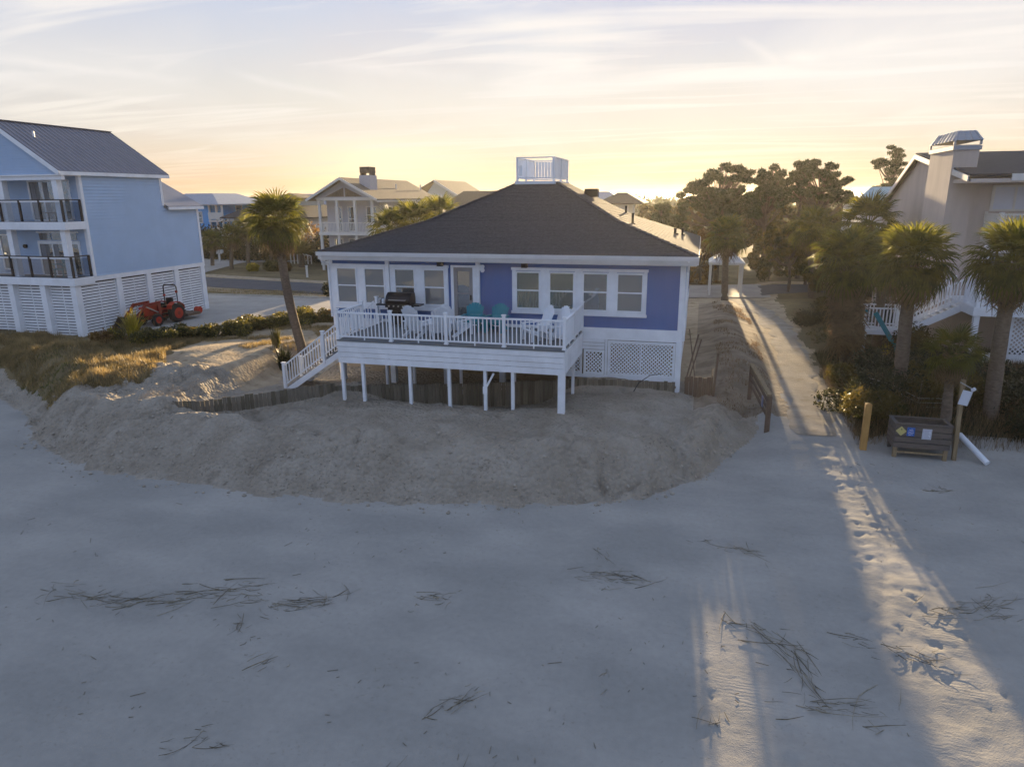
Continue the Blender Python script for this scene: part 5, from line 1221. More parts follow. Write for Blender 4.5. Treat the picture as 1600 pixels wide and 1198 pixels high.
pine('thin isolated pine close to the gable of the tan house', 17.0, 75, 12.6, [(0, 11.8, .9, .7), (-.3, 10.6, 1.4, .8), (.6, 9.3, 1.6, .8), (-.4, 8.4, 1.2, .5)], 4, tr=.17, n=9000, clumps=60, flat=.4)
pine('low dark evergreen at the left end of the tree row', -3.4, 62, 7.3, [(0, 6.3, 1.1, .9), (.6, 5.2, 1.5, 1.0)], 5, n=9000, clumps=30, group='trees beyond the path', name='evergreen_tree', cat='tree', flat=.7)
oaks = [('bushy oak behind the slim palm by the roof corner', -2.2, 88, 7.6, 4.2), ('wide low oak under the big pine', 2.0, 90, 6.3, 4.0), ('oak between the rounded evergreen and the slim far palm', 6.2, 87, 7.9, 4.0),
        ('broad oak under the twin stemmed pine', 10.6, 90, 8.1, 4.6), ('oak right of the twin stemmed pine', 15.2, 88, 8.0, 4.2), ('dark oak between the far palm and the pale gable wall', 19.5, 90, 7.8, 4.2), ('smaller oak at the left end of the tree row', -5.8, 92, 7.0, 3.2)]
for i, (lb_, x, y, h_, w_) in enumerate(oaks):
    pine(lb_, x, y, h_, [(0, h_ - 1.3, w_ * .72, 1.2), (-.8, h_ - 2.8, w_ * .8, 1.3), (.9, h_ - 4.2, w_ * .7, 1.2)], 20 + i, tr=.25, n=13000, leaf='oak_leaf', size=.2, asp=.5, clumps=56, name='oak_tree', cat='tree', group='trees beyond the path', flat=.75)
pine('russet leaved tree above the path end', 0.9, 57, 6.2, [(0, 5.4, 1.15, .9), (.5, 4.5, 1.0, .8)], 31, tr=.12, n=5500, leaf='rust_leaf', size=.13, asp=.5, clumps=24, name='russet_tree', cat='tree', group='trees beyond the path', flat=.7)
pine('tree with thin russet foliage left of the slim far palm', 6.1, 52.5, 5.6, [(0, 5.0, 1.1, .8), (-.4, 4.2, 1.0, .6)], 32, tr=.14, n=5500, leaf='oak_leaf', size=.13, asp=.5, clumps=24, name='russet_tree', cat='tree', group='trees beyond the path', flat=.7)
mids = [('leafy tree beside the slim far palm, left of it', 5.6, 60, 5.2, 1.9, 'oak_leaf'), ('leafy tree right behind the slim far palm', 8.0, 57, 5.6, 2.0, 'oak_leaf'), ('golden brown tree under the twin stemmed pine', 9.6, 55, 5.2, 2.0, 'rust_leaf'), ('low tree behind the stocky palm crown', 8.6, 48.5, 4.6, 1.8, 'oak_leaf'),
        ('low dark tree against the back of the tan house', 10.9, 51, 5.3, 2.2, 'dark_leaf'), ('small rusty tree by the white roofed porch', .1, 58, 4.3, 1.6, 'rust_leaf'), ('dense low tree behind the roof corner vents', -2.6, 57, 5.0, 2.0, 'oak_leaf'), ('leafy tree between the porch and the path end', 6.7, 66, 6.0, 2.2, 'oak_leaf')]
for i, (lb_, x, y, h_, w_, lf) in enumerate(mids):
    pine(lb_, x, y, h_, [(0, h_ - .9, w_ * .7, .9), (-.4, h_ - 1.9, w_ * .8, .9), (.3, h_ - 2.8, w_ * .8, .8)], 60 + i, tr=.13, n=9000, leaf=lf, size=.13, asp=.5, clumps=44, name='leafy_tree', cat='tree', group='leafy trees around the path end', flat=.8)
# wooded skyline
R = np.random.default_rng(5)
bl = []
for k in range(520):
    x = R.uniform(-260, 190); y = R.uniform(190, 260); h_ = R.uniform(3.5, 6.6); bl.append((x, y, 1.0 + h_ * .5, R.uniform(3, 6), 3, h_ * .55))
V, F = leaf_cloud(bl, 60000, .9, .6, 7, None); o = link('distant_woodland', np_mesh('distant_woodland', V, F, 'pine_leaf')); tag(o, kind='stuff')
bl = [(x, y, 2.6, 2.4, 2, 2.0 + R.random()) for x, y in ((-58, 72), (-54, 71), (-50, 70.8), (-47, 70.8), (-43, 71), (-40, 70), (-66, 70))]
for k, b in enumerate(bl):
    T = Thing('evergreen_shrub', ['dark evergreen shrub by the azure house', 'dark shrub behind the mailbox', 'broad shrub at the white cottage', 'broad shrub behind the far palm row', 'rusty shrub behind the far palm row', 'round shrub behind the feathery palm', 'shrub at the far left end of the street'][k], 'shrub', (b[0], b[1], 1.2), 'shrubs along the far street')
    cloud_part(T, [b, (b[0] + 1, b[1], 2, 1.6, 1.4, 1.3)], 3200, .16, .5, 50 + k, ['dark_leaf', 'oak_leaf', 'dark_leaf', 'oak_leaf', 'rust_leaf', 'dark_leaf', 'oak_leaf'][k], 'foliage')
    T.part('stem', 'bark', MB().tube([(b[0], b[1], 1.0), (b[0], b[1], 2.6)], [.1, .05], 6))
for k, (x, y, s_, lb_) in enumerate(((-40.8, 60, .7, 'round green bush on the kerb below the feathery palm'), (-39.6, 60.3, .6, 'low rusty bush beside the round green bush'), (-42.6, 59.5, .5, 'small golden bush at the foot of the far palm row'), (-25.6, 45.0, .7, 'dark bush in the grass strip beside the driveway corner'))):
    T = Thing('bush', lb_, 'bush', (x, y, gh(x, y)), 'bushes along the road'); z_ = gh(x, y)
    cloud_part(T, [(x, y, z_ + s_ * .7, s_ * 1.2, s_, s_ * .8)], 1500, .11, .5, 70 + k, ['shrub_leaf', 'rust_leaf', 'gold_leaf', 'dark_leaf'][k], 'foliage'); T.part('stem', 'bark', MB().tube([(x, y, z_ - .1), (x, y, z_ + s_)], .03, 5))

# shrub row along the driveway
r = random.Random(12)
row = [(-27.2, 26.6), (-26.0, 27.0), (-25.2, 27.8), (-24.6, 28.8), (-24.0, 29.9), (-23.4, 31.0), (-23.1, 32.2), (-22.6, 33.4), (-22.1, 34.5), (-21.4, 35.4), (-20.4, 36.1), (-19.2, 36.4)]
row_l = ['sparse brown green shrub at the seaward end of the driveway row', 'shrub beside the yellow yucca', 'leafy shrub right behind the yellow yucca', 'dark leafy shrub in front of the tractor bucket', 'broad dark shrub below the tractor wheels', 'tall leafy shrub in the middle of the driveway row',
         'dense shrub just past the middle of the driveway row', 'olive shrub two thirds along the driveway row', 'golden tipped shrub near the palm trunk', 'low shrub touching the leaning palm trunk', 'reddish shrub right of the palm trunk', 'last low shrub of the driveway row by the house']
for k, (x, y) in enumerate(row):
    z_ = gh(x, y); T = Thing('shrub', row_l[k], 'shrub', (x, y, z_), 'shrubs along the driveway'); s_ = r.uniform(.5, .72)
    bb = [(x + r.uniform(-.9, .9), y + r.uniform(-.9, .7), z_ + r.uniform(.02, .5), s_ * r.uniform(.35, 1), s_ * .7, s_ * r.uniform(.3, .7)) for _ in range(7)]
    cloud_part(T, bb, 2400, .065, .55, 90 + k, 'shrub_leaf' if k not in (10, 0) else 'rust_leaf', 'foliage')
    cloud_part(T, bb, 420, .05, .6, 190 + k, 'gold_leaf' if k % 3 else 'rust_leaf', 'dry_leaves')
    sb = MB()
    for q in bb: sb.tube([(x, y, z_ - .05), q[:3]], [.02, .01], 4, False)
    T.part('stems', 'bark', sb)
def blade_plant(label, x, y, m, n, L, seed, name='yucca', cat='yucca', up=.6, w_=.05, group=None):
    z_ = gh(x, y); T = Thing(name, label, cat, (x, y, z_), group); r = random.Random(seed); mb = MB()
    for k in range(n):
        az = r.uniform(0, 6.28); el = math.radians(r.uniform(15, 88)) * up + math.radians(90 * (1 - up)); l_ = L * r.uniform(.6, 1.1); o_ = Vector((x + r.uniform(-.15, .15), y + r.uniform(-.15, .15), z_ + r.uniform(0, .35 * L)))
        d = Vector((math.cos(az) * math.cos(el), math.sin(az) * math.cos(el), math.sin(el))); sd_ = Vector((-math.sin(az), math.cos(az), 0)) * w_ / 2
        a1 = o_ + d * l_ * .55; a2 = o_ + d * l_ + Vector((0, 0, -.12 * l_))
        mb.add([o_ - sd_, o_ + sd_, a1 + sd_, a1 - sd_, a2], [(0, 1, 2, 3), (3, 2, 4)])
    T.part('leaves', m, mb); T.part('stem', 'bark', MB().tube([(x, y, z_ - .1), (x, y, z_ + .3 * L)], .05, 6)); return T
blade_plant('bright yellow spiky yucca in front of the red tractor', -26.6, 27.2, 'gold_leaf', 150, 1.25, 1)
blade_plant('smaller yellow yucca at the foot of the bright one', -27.3, 26.6, 'gold_leaf', 70, .75, 2)
blade_plant('dark spiky plant at the foot of the leaning palm trunk', -17.9, 26.6, 'dark_leaf', 170, 1.0, 3, 'grass_clump', 'grass')
blade_plant('thin reedy clump left of the leaning palm foot', -18.9, 27.6, 'shrub_leaf', 120, .95, 4, 'grass_clump', 'grass', .3, .02)
blade_plant('dark rounded plant between the palm trunk and the deck stairs', -16.4, 28.2, 'dark_leaf', 170, .8, 5, 'grass_clump', 'grass')
blade_plant('sunlit yucca clump at the left of the stocky palm skirt', 5.6, 29.4, 'shrub_leaf', 150, .8, 6, 'yucca', 'yucca')
blade_plant('sunlit gold grass clump in front of the white landing', 7.8, 31.4, 'gold_leaf', 120, .6, 7, 'grass_clump', 'grass', .5, .02)
# bank of dark shrubs and vines on the right
r = random.Random(33)
bank = [(6.0, 28.2), (6.9, 27.6), (5.7, 26.4), (6.6, 25.4), (7.8, 26.5), (8.8, 27.8), (10.0, 26.2), (11.3, 27.0), (8.3, 24.9), (9.9, 24.6), (11.3, 25.0), (12.6, 25.6), (6.2, 24.2), (13.8, 26.5), (7.3, 29.3), (9.2, 29.4), (8.8, 31.0), (12.2, 23.9), (10.6, 23.6), (13.8, 24.2), (6.9, 36.5), (8.7, 36.8), (9.4, 35.2), (6.1, 40.5), (7.4, 43), (9.3, 42)]
words = ['tangled dark shrub left of the stocky palm foot', 'dark shrub below the palm skirt', 'grey brown vine thicket nearest the path', 'vine thicket left of the dense crowned palm', 'dark shrub behind the sign box palm', 'dark shrub under the white landing', 'shrub between the young palm and the edge palm', 'shrub left of the edge palm trunk',
         'low dark shrub behind the timber sign box', 'vine shrub right of the leaning sign post', 'shrub behind the white pipe', 'shrub against the right picture edge, upper', 'low brown thicket beside the yellow pine post', 'shrub at the far right behind the edge palm', 'shrub beneath the teal slide rail', 'shrub in front of the white stair foot', 'shrub under the white staircase',
         'low thicket right of the white pipe', 'low thicket just behind the pipe', 'thicket in the lower right of the bank', 'shrub beside the path past the palms', 'evergreen shrub against the foot of the tan wall', 'evergreen shrub at the chimney foot', 'shrub on the far path bend', 'shrub under the far palms', 'shrub at the back corner of the tan house']
for k, (x, y) in enumerate(bank):
    z_ = gh(x, y); T = Thing('thicket_shrub', words[k], 'shrub', (x, y, z_), 'shrubs on the bank beside the path'); s_ = r.uniform(.65, 1.0)
    hh = 1.0 if k not in (21, 22, 16) else 2.0
    bb = [(x + r.uniform(-.8, .8), y + r.uniform(-.6, .6), z_ + r.uniform(.05, .55) * hh, s_ * r.uniform(.6, 1), s_ * .8, s_ * r.uniform(.4, .75) * hh) for _ in range(7)]
    cloud_part(T, bb, 3000, .075, .4, 130 + k, 'dark_leaf' if k % 4 else 'oak_leaf', 'foliage')
    sb = MB()
    for q in range(14):
        a_ = r.uniform(0, 6.28); sb.tube([(x, y, z_ - .05), (x + .4 * math.cos(a_), y + .4 * math.sin(a_), z_ + .5), (x + .9 * math.cos(a_), y + .7 * math.sin(a_), z_ + r.uniform(.3, 1.0))], [.015, .012, .005], 3, False)
    T.part('stems', 'reed', sb)
# grass
def grass(name, n, region, L, m, seed, w_=.012, dens=None):
    R = np.random.default_rng(seed); x, y = region(R, n)
    if dens is not None:
        k = dens(x, y, R); x, y = x[k], y[k]
    n = len(x); z_ = ground_h(x, y); az = R.uniform(0, 6.28, n); l_ = L * R.uniform(.5, 1.2, n); tl = R.uniform(.15, .7, n)
    dx_, dy_ = np.cos(az) * tl * l_, np.sin(az) * tl * l_; sx_, sy_ = -np.sin(az) * w_, np.cos(az) * w_
    b = np.stack([x, y, z_ - .02], 1); s_ = np.stack([sx_, sy_, 0 * x], 1); t = np.stack([x + dx_, y + dy_, z_ + l_ * np.sqrt(1 - tl ** 2 * .8)], 1)
    V = np.stack([b - s_, b + s_, t], 1).reshape(-1, 3); F = np.arange(n * 3).reshape(-1, 3)
    o = link(name, np_mesh(name, V, F, m)); return tag(o, kind='stuff')
def left_field(R, n):
    y = R.uniform(18.8, 30.5, n); x = R.uniform(-40, -20, n); return x, y
grass('dry_grass', 200000, left_field, .24, 'dry_grass', 1, .011, lambda x, y, R: (x < grass_x(y) + 1.6 * fbm(x * .6, y * .6, 7)) & (y < 27.2 + .5 * (x + 28) * (x > -28) + 2 * fbm(x * .5, y * .5, 9)) & (fbm(x * .6, y * .6, 8) + .26 > R.random(len(x)) * .5) & (y > np.interp(x, *YB) + 1.0))
grass('green_ground_cover', 30000, lambda R, n: (R.uniform(-40, -20, n), R.uniform(19.0, 25.5, n)), .10, 'green_grass', 2, .016, lambda x, y, R: (fbm(x * .4, y * .8, 17) > .0) & (x < grass_x(y) + .3) & (y > np.interp(x, *YB) + .9) & (y < np.interp(x, *YB) + 3.2))
grass('verge_grass', 50000, lambda R, n: (R.uniform(-60, -12, n), R.uniform(43.6, 46.5, n)), .14, 'dry_grass', 3, .02, lambda x, y, R: fbm(x * .3, y * .3, 27) + .3 > R.random(len(x)) * .5)
grass('bank_grass', 60000, lambda R, n: (R.uniform(5.4, 16, n), R.uniform(23.3, 34, n)), .32, 'dark_leaf', 4, .012)
grass('dead_vines', 26000, lambda R, n: (R.uniform(5.2, 16, n), R.uniform(23.0, 31, n)), .5, 'palm_dead', 5, .006)
grass('yard_tufts', 34000, lambda R, n: (R.uniform(-24, -16, n), R.uniform(27, 37, n)), .16, 'dry_grass', 6, .012, lambda x, y, R: fbm(x * .7, y * .7, 37) > .02)
grass('mound_stubble', 9000, lambda R, n: (R.uniform(.9, 3.0, n), R.uniform(25, 46, n)), .12, 'palm_dead', 8, .012, lambda x, y, R: fbm(x * .9, y * .9, 47) > .02)

# ------------------------------------------------------------------ tractor with loader
T = Thing('tractor', 'orange red compact tractor with front loader and roll bar beside the slatted wall', 'tractor', (-29.3, 32.2, 1.28))
def TW(p): return (T.loc.x + p[0], T.loc.y + p[1], T.loc.z + p[2])
# local frame: nose points to -y (towards the beach), slightly left
def tb(name, m, x0, x1, y0, y1, z0, z1, parent=None): return T.box(name, m, *(T.loc.x + v for v in (x0, x1)), *(T.loc.y + v for v in (y0, y1)), *(T.loc.z + v for v in (z0, z1)), parent)
def wheel(x, y, r_, w_, rr):
    t = T.part('wheel', 'tyre', MB().tube([TW((x - w_ / 2, y, r_)), TW((x - w_ / 2 + .04, y, r_)), TW((x + w_ / 2 - .04, y, r_)), TW((x + w_ / 2, y, r_))], [r_ * .88, r_, r_, r_ * .88], 20))
    lug = MB()
    for k in range(18):
        a_ = k * 2 * math.pi / 18; lug.beam(TW((x - w_ / 2, y + r_ * .98 * math.cos(a_), r_ + r_ * .98 * math.sin(a_))), TW((x + w_ / 2, y + r_ * .98 * math.cos(a_ + .15), r_ + r_ * .98 * math.sin(a_ + .15))), .04, .04)
    T.part('tread_lugs', 'tyre', lug, t)
    T.part('rim', 'red', MB().tube([TW((x - w_ / 2 - .012, y, r_)), TW((x + w_ / 2 + .012, y, r_))], rr, 16), t)
    T.part('hub', 'dull_red', MB().tube([TW((x - w_ / 2 - .04, y, r_)), TW((x + w_ / 2 + .04, y, r_))], rr * .35, 10), t)
for x in (-.60, .60): wheel(x, .55, .55, .34, .33); wheel(x, -.95, .36, .22, .20)
T.part('body', 'dull_red', MB().box(*(T.loc.x + v for v in (-.17, .17)), *(T.loc.y + v for v in (-1.2, .8)), *(T.loc.z + v for v in (.38, .72))))
hd = [(-1.45, .62), (-1.5, .95), (-1.35, 1.12), (-.35, 1.22), (-.35, .62)]
T.part('hood', 'red', MB().add([TW((-.24, y, z_)) for y, z_ in hd] + [TW((.24, y, z_)) for y, z_ in hd], [(0, 1, 2, 3, 4), (9, 8, 7, 6, 5)] + [(i, i + 5, (i + 1) % 5 + 5, (i + 1) % 5) for i in range(5)]))
tb('grille', 'black', -.20, .20, -1.53, -1.50, .66, .94); tb('front_bumper', 'black', -.25, .25, -1.6, -1.535, .45, .62)
for x in (-.17, .17): tb('headlight', 'sign_white', x - .05, x + .05, -1.515, -1.495, .97, 1.03)
tb('platform', 'black', -.45, .45, -.35, .35, .55, .60); tb('dashboard', 'black', -.2, .2, -.34, -.22, .6, 1.25)
for s_ in (-1, 1):
    fpts = [(.05, .85), (.1, 1.05), (.35, 1.2), (.75, 1.2), (1.05, 1.0), (1.12, .75)]
    fm = MB()
    for a_, b_ in zip(fpts, fpts[1:]): fm.beam(TW((s_ * .56, *a_)), TW((s_ * .56, *b_)), .36, .03, up=(0, 0, 1))
    T.part('fender', 'red', fm)
tb('seat', 'black', -.24, .24, .25, .70, .88, 1.0); tb('seat_back', 'black', -.23, .23, .66, .78, 1.0, 1.42)
T.part('steering_wheel', 'black', MB().tube([TW((.2 * math.cos(a_), -.12 + .17 * math.sin(a_), 1.33 + .08 * math.sin(a_))) for a_ in np.linspace(0, 2 * math.pi, 17)], .016, 6, False).tube([TW((0, -.28, 1.2)), TW((0, -.12, 1.33))], .02, 6))
T.part('roll_bar', 'black', MB().tube([TW((-.5, .82, .7)), TW((-.5, .85, 2.05)), TW((-.42, .85, 2.18)), TW((.42, .85, 2.18)), TW((.5, .85, 2.05)), TW((.5, .82, .7))], .04, 6))
tb('warning_light', 'red', .42, .52, .80, .90, 1.72, 1.86); tb('warning_light', 'red', -.55, -.45, .80, .90, 1.5, 1.6); tb('beacon', 'sign_white', .38, .46, .82, .90, 2.22, 2.34)
for s_ in (-.42, .42):
    T.part('loader_arm', 'dull_red', MB().beam(TW((s_, -.55, 1.30)), TW((s_, -1.55, 1.28)), .08, .17).beam(TW((s_, -1.5, 1.33)), TW((s_, -2.35, .52)), .08, .16))
    T.part('loader_mast', 'dull_red', MB().beam(TW((s_ * .9, -.50, .5)), TW((s_, -.55, 1.38)), .1, .2).beam(TW((s_ * .9, -.5, .72)), TW((s_ * .9, -1.15, .95)), .06, .09))
    T.part('loader_ram', 'steel', MB().tube([TW((s_, -.65, .75)), TW((s_, -1.45, 1.18))], .03, 6).tube([TW((s_, -1.6, 1.18)), TW((s_, -2.4, .85))], .028, 6))
bk = [(-2.40, .72), (-2.33, .20), (-2.5, .08), (-2.95, .05), (-2.95, .08), (-2.52, .12), (-2.38, .24), (-2.44, .72)]
T.part('bucket', 'bucket', MB().add([TW((-.78, y, z_)) for y, z_ in bk] + [TW((.78, y, z_)) for y, z_ in bk], [tuple(range(8)), tuple(range(15, 7, -1))] + [(i, i + 8, (i + 1) % 8 + 8, (i + 1) % 8) for i in range(8)])
       .add([TW((.77, -2.42, .7)), TW((.77, -2.34, .2)), TW((.77, -2.95, .06))], [(0, 1, 2)]).add([TW((-.77, -2.42, .7)), TW((-.77, -2.34, .2)), TW((-.77, -2.95, .06))], [(0, 1, 2)]))
T.part('mower_deck', 'brown_wood', MB().box(*(T.loc.x + v for v in (-.75, .75)), *(T.loc.y + v for v in (1.25, 2.3)), *(T.loc.z + v for v in (.22, .38))).beam(TW((0, 1.0, .5)), TW((0, 1.6, .45)), .1, .1))
T.part('mower_blower', 'red', MB().tube([TW((.2, 2.55, .42)), TW((.5, 2.55, .42))], .22, 12))
T.o.rotation_euler = (0, 0, math.radians(-4)); T.o.scale = (.94,) * 3

# ------------------------------------------------------------------ things by the beach access
z_ = gh(6.8, 22.4)
T = Thing('timber_box', 'grey slatted timber collection box with three small signs on its front', 'box', (6.8, 22.6, z_))
bx0, bx1, by0, by1, bz = 6.08, 7.58, 22.25, 23.0, .27
for x in (bx0 + .06, bx1 - .06):
    for y in (by0 + .05, by1 - .05): T.box('leg', 'tan_wood' if y < 22.5 else 'bin_wood', x - .055, x + .055, y - .045, y + .045, bz - .15, bz + (.95 if y > 22.5 else .28))
for k in range(4):
    z0 = bz + .27 + k * .185
    T.box('slat', 'bin_wood', bx0, bx1, by0 - .03, by0, z0, z0 + .160); T.box('slat', 'bin_wood', bx0, bx1, by1, by1 + .03, z0, z0 + .160)
    T.box('slat', 'bin_wood', bx0 - .03, bx0, by0, by1, z0, z0 + .160); T.box('slat', 'bin_wood', bx1, bx1 + .03, by0, by1, z0, z0 + .160)
T.box('rim_board', 'bin_wood', bx0 - .04, bx1 + .04, by0 - .05, by0 + .06, bz + 1.01, bz + 1.04); T.box('rim_board', 'bin_wood', bx0 - .04, bx1 + .04, by1 - .06, by1 + .05, bz + 1.01, bz + 1.04)
T.box('rim_board', 'bin_wood', bx0 - .05, bx0 + .06, by0 + .061, by1 - .061, bz + 1.01, bz + 1.04); T.box('rim_board', 'bin_wood', bx1 - .06, bx1 + .05, by0 + .061, by1 - .061, bz + 1.01, bz + 1.04)
T.box('floor', 'bin_wood', bx0 + .02, bx1 - .02, by0 + .02, by1 - .02, bz + .28, bz + .30); T.box('cross_rail', 'tan_wood', bx0 + .12, bx1 - .12, by0 + .02, by0 + .06, bz + .08, bz + .14)
def text_part(T, body, size, x, y, z_, m, parent, align='CENTER'):
    c = bpy.data.curves.new('lettering', 'FONT'); c.body = body; c.size = size; c.align_x = align; c.extrude = .0012; c.materials.append(M[m])
    o = bpy.data.objects.new('lettering', c); col.objects.link(o)
    dg = bpy.context.evaluated_depsgraph_get(); me = bpy.data.meshes.new_from_object(o.evaluated_get(dg)); bpy.data.objects.remove(o)
    o = link('lettering', me, parent); o.location = Vector((x, y, z_)) - T.loc; o.rotation_euler = (math.pi / 2, 0, 0); return o
f_ = by0 - .05
T.part('yellow_sign', 'sign_yellow', MB().add([(bx0 + .14 + .15 * math.cos(a_), y, bz + .80 + .15 * math.sin(a_)) for y in (f_, f_ + .015) for a_ in (0, math.pi / 2, math.pi, 3 * math.pi / 2)], [(0, 3, 2, 1), (4, 5, 6, 7), (0, 1, 5, 4), (1, 2, 6, 5), (2, 3, 7, 6), (3, 0, 4, 7)]))
T.box('sign_mark', 'black', bx0 + .13, bx0 + .16, f_ - .006, f_ - .001, bz + .84, bz + .87)
bs = T.part('blue_sign', 'sign_blue', MB().box(bx0 + .30, bx0 + .51, f_, f_ + .015, bz + .66, bz + .93))
for k, w_ in enumerate((.10, .14, .16, .12)): T.part('sign_stripe', 'sign_white', MB().tube([(bx0 + .405 + w_ / 2 * u, f_ - .004, bz + .865 - k * .052 + .012 * math.sin(u * 3)) for u in np.linspace(-1, 1, 7)], .007, 4), bs)
ws = T.part('white_sign', 'sign_white', MB().box(bx0 + .72, bx0 + .97, f_, f_ + .015, bz + .59, bz + .91))
for k in range(7): T.box('sign_line', 'sign_ink', bx0 + .76, bx0 + .93 - .02 * (k % 3), f_ - .003, f_ - .001, bz + .635 + k * .036, bz + .645 + k * .036, ws)
fr_ = MB().box(bx0 + .735, bx0 + .742, f_ - .004, f_ - .001, bz + .605, bz + .895).box(bx0 + .948, bx0 + .955, f_ - .004, f_ - .001, bz + .605, bz + .895).box(bx0 + .742, bx0 + .948, f_ - .004, f_ - .001, bz + .888, bz + .895).box(bx0 + .742, bx0 + .948, f_ - .004, f_ - .001, bz + .605, bz + .612)
T.part('sign_border', 'sign_ink', fr_, ws)
z_ = gh(7.8, 22.4)
T = Thing('sign_post', 'leaning timber post carrying a small tilted white sign, right of the slatted box', 'sign', (7.8, 22.4, z_))
T.beam('post', 'tan_wood', (7.82, 22.4, z_ - .3), (7.72, 22.42, 2.72), .11, .11)
T.beam('sign_face', 'sign_white', (7.84, 22.28, 2.42), (7.76, 22.30, 1.98), .26, .02, up=(0, 1, 0)); T.beam('sign_bracket', 'steel', (7.62, 22.34, 2.66), (7.96, 22.26, 2.48), .03, .03)
T.part('lamp', 'sign_white', MB().tube([(7.93, 22.25, 2.45), (7.98, 22.2, 2.52)], .05, 8))
z_ = gh(5.35, 22.7)
T = Thing('pine_post', 'single square yellow pine post standing in the sand left of the slatted box', 'post', (5.35, 22.7, z_))
T.box('shaft', 'orange_wood', 5.25, 5.43, 22.6, 22.78, z_ - .3, 1.72); T.part('cap', 'orange_wood', MB().add([(5.25, 22.6, 1.722), (5.43, 22.6, 1.722), (5.43, 22.78, 1.722), (5.25, 22.78, 1.722), (5.34, 22.69, 1.77)], [(0, 1, 4), (1, 2, 4), (2, 3, 4), (3, 0, 4)]))
z_ = gh(2.5, 23.7)
T = Thing('path_fence', 'short brown timber fence end with graffiti marks beside the path entrance', 'fence', (2.3, 24.6, z_))
T.box('post', 'brown_wood', 2.46, 2.62, 23.62, 23.78, z_ - .3, 1.50); T.box('post', 'brown_wood', 2.02, 2.16, 26.2, 26.34, .2, 1.95)
T.beam('top_rail', 'tan_wood', (2.54, 23.7, 1.53), (2.08, 26.3, 1.98), .15, .05)
for k in range(3): T.beam('rail', 'brown_wood', (2.50, 23.76, 1.30 - k * .25), (2.07, 26.25, 1.78 - k * .25), .03, .13)
T.box('graffiti_patch', 'sign_ink', 2.36, 2.40, 24.2, 24.5, .95, 1.3)
z_ = .3
solo('white_pipe', MB().tube([(8.12, 23.1, gh(8.12, 23.1) + .35), (8.62, 22.15, gh(8.62, 22.15) + .08)], .085, 14).tube([(8.12, 23.1, gh(8.12, 23.1) + .35), (8.11, 23.12, gh(8.12, 23.1) + .355)], .092, 14).mesh('white_pipe', 'pipe'), 'white plastic pipe lying tilted at the edge of the thicket', 'pipe')
T = Thing('wire_fence', 'sagging rope and wire fence half hidden in the dark thicket', 'fence', (7.5, 24.6, .9))
for x, y, h_ in ((5.9, 25.4, .75), (6.55, 25.1, .7), (7.2, 24.4, .55), (8.0, 24.3, .6)): T.part('stake', 'reed', MB().tube([(x, y, gh(x, y) - .1), (x + .04, y, gh(x, y) + h_ + .3)], .02, 6))
for k in range(3): T.part('wire', 'steel', MB().tube([(5.9, 25.4, 1.9 - k * .15), (6.55, 25.1, 1.78 - k * .15), (7.2, 24.4, 1.55 - k * .15), (8.0, 24.3, 1.62 - k * .15)], .009, 4))

# ------------------------------------------------------------------ reeds and litter on the beach
SR = []
for i in range(6):
    r = random.Random(200 + i); L_ = 1.0; c_ = r.uniform(-.14, .14)
    SR.append(MB().tube([(L_ * (t - .5), c_ * math.sin(t * math.pi) + .02 * r.uniform(-1, 1), .012 + .02 * math.sin(t * 3 + i)) for t in np.linspace(0, 1, 6)], [.0055, .007, .0065, .0055, .004, .002], 5).mesh('stalk', 'reed' if i % 3 else 'reed_pale'))
piles = [((-10.0, 10.5), 2.9, 24, 46, .55, 'long diagonal line of dry reeds at the left of the beach'), ((-12.1, 10.0), 1.8, 3, 16, .5, 'loose scatter of reeds by the left picture edge'), ((-7.5, 10.9), 1.7, 18, 30, .55, 'branching reed pile left of centre'),
         ((-8.3, 9.9), .7, -40, 7, .4, 'small hooked reed tuft below the branching pile'), ((-4.85, 11.7), .9, 8, 14, .4, 'arched reed scatter at the centre left'), ((-3.5, 8.9), 1.1, 52, 12, .45, 'dark bundle of stalks near the bottom centre'),
         ((-1.4, 13.5), 1.4, 5, 26, .45, 'reed pile in the middle of the beach'), ((-1.75, 14.3), .7, -60, 4, .5, 'lone stalks above the middle reed pile'), ((1.2, 15.4), 1.5, -12, 14, .5, 'pale reed scatter below the dune end'),
         ((1.9, 11.6), 2.4, -58, 26, .7, 'long curved bundle of dark stalks beside the sunlit strip'), ((2.5, 10.4), 2.0, 8, 14, .8, 'crossed long stalks low on the right'), ((5.9, 14.2), 1.8, 30, 30, .55, 'tangled reed pile at the right edge'),
         ((6.7, 20.1), .7, 20, 9, .35, 'tiny twig tuft far right on the beach'), ((-7.15, 9.05), .5, 70, 5, .4, 'upright short reeds left of the bottom centre'), ((-1.2, 10.2), .4, 88, 2, .45, 'single short curved stalk right of centre'),
         ((.62, 9.6), .7, 82, 4, .6, 'two stalks in the narrow sunlit strip'), ((-7.0, 7.1), 1.1, 22, 10, .5, 'faint line of reeds at the lower left'), ((-3.2, 7.4), 1.6, 25, 14, .5, 'reed fragments at the bottom centre'), ((4.0, 12.2), 1.6, -10, 16, .4, 'broken stalks among the footprints')]
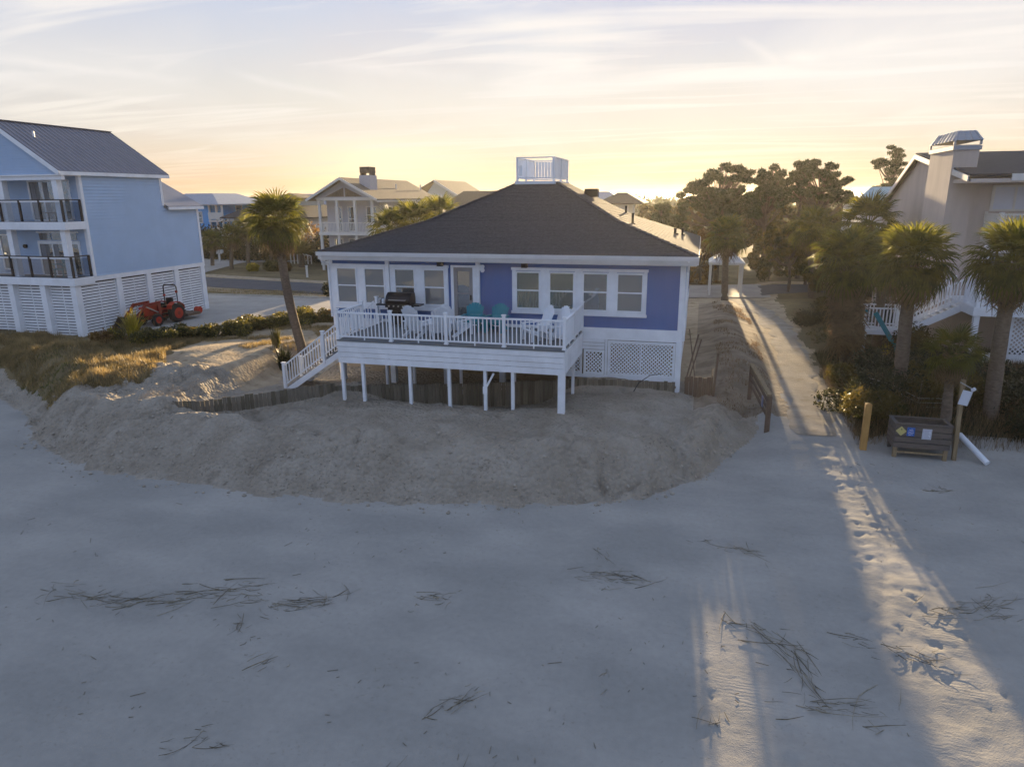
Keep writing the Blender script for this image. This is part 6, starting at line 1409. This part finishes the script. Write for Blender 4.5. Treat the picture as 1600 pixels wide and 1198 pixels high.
for k, (c_, L_, ang, n, sl_, lb_) in enumerate(piles):
    r = random.Random(300 + k); T = Thing('reed_pile', lb_, 'dry reeds', (c_[0], c_[1], gh(*c_)), 'dry reed piles on the beach'); A = math.radians(ang)
    cv = r.uniform(-.35, .35)
    for i in range(int(n * 2.0)):
        q = r.choice((-.38, -.05, .12, .34)) + r.gauss(0, .12) if n > 8 else r.gauss(0, .2); t = q * L_
        w_ = r.gauss(0, .06 + .11 * r.random() ** 2) * (1 + L_ * .4) + cv * (q * q * 2 - .15) * L_
        x = c_[0] + t * math.cos(A) - w_ * math.sin(A); y = c_[1] + t * math.sin(A) + w_ * math.cos(A)
        o = link('stalk', SR[r.randrange(6)], T.o); a_ = A + cv * 2.2 * q + r.gauss(0, .22 if r.random() < .6 else .9); l_ = sl_ * r.choice((.2, .35, .5, .9, 1.5)) * r.uniform(.8, 1.2)
        o.location = (x - c_[0], y - c_[1], gh(x, y) - gh(*c_) + .004 + .02 * r.random()); o.rotation_euler = (r.uniform(-.6, .6), r.uniform(-.07, .04), a_); th = r.choice((.6, .9, 1.3)); o.scale = (l_, l_ * .8, th)
R = np.random.default_rng(77); lt = MB(); rr = random.Random(78)
for k in range(1000):
    x, y = R.uniform(-22, 9), R.uniform(6.5, 22)
    if fbm(np.array([x * .35]), np.array([y * .35]), 57)[0] < .02: continue
    a_ = R.uniform(0, 3.14); l_ = R.uniform(.008, .045) if k % 6 else R.uniform(.04, .13); z0 = gh(x, y) + .006; lt.beam((x - l_ * math.cos(a_), y - l_ * math.sin(a_), z0), (x + l_ * math.cos(a_), y + l_ * math.sin(a_), z0 + .01), .007, .006)
tag(link('beach_litter', lt.mesh('beach_litter', 'reed')), kind='stuff')
cl = MB(); n = 0
while n < 1300:
    x, y = R.uniform(-24, 1.5), R.uniform(15, 22.5); yb = float(np.interp(x, *YB))
    q = y - yb
    if q < -.5 or q > 4.2 or rr.random() > math.exp(-abs(q - .7) * .9): continue
    n += 1; s_ = (.015 + .05 * rr.random() ** 4); z0 = gh(x, y)
    vs = [(x + s_ * rr.uniform(.6, 1.3) * math.cos(a_), y + s_ * rr.uniform(.6, 1.3) * math.sin(a_), z0 - .01 + hh) for hh, cnt in ((0, 5), (s_ * .8, 5)) for a_ in np.linspace(0, 5.03, 5)] + [(x, y, z0 + s_ * 1.3)]
    cl.add(vs, [(i, (i + 1) % 5, (i + 1) % 5 + 5, i + 5) for i in range(5)] + [(i + 5, (i + 1) % 5 + 5, 10) for i in range(5)])
tag(link('sand_clods', cl.mesh('sand_clods', 'clod')), kind='stuff')

# ------------------------------------------------------------------ evening haze
hz = bpy.data.materials.new('haze'); hz.use_nodes = True; hn_ = hz.node_tree.nodes; hn_.remove(hn_['Principled BSDF'])
pv = hn_.new('ShaderNodeVolumePrincipled'); pv.inputs['Color'].default_value = (0.95, 0.93, 0.90, 1); pv.inputs['Density'].default_value = 0.0002; pv.inputs['Anisotropy'].default_value = 0.6
hz.node_tree.links.new(pv.outputs[0], hn_['Material Output'].inputs['Volume'])
o = link('haze', np_mesh('haze', [(x * 3500 + 0.0, y * 4300 + 1000, z_) for z_ in (-2.2, 14.0) for x, y in ((-1, -1), (1, -1), (1, 1), (-1, 1))], CUBE_F)); o.data.materials.append(hz); tag(o, kind='stuff')
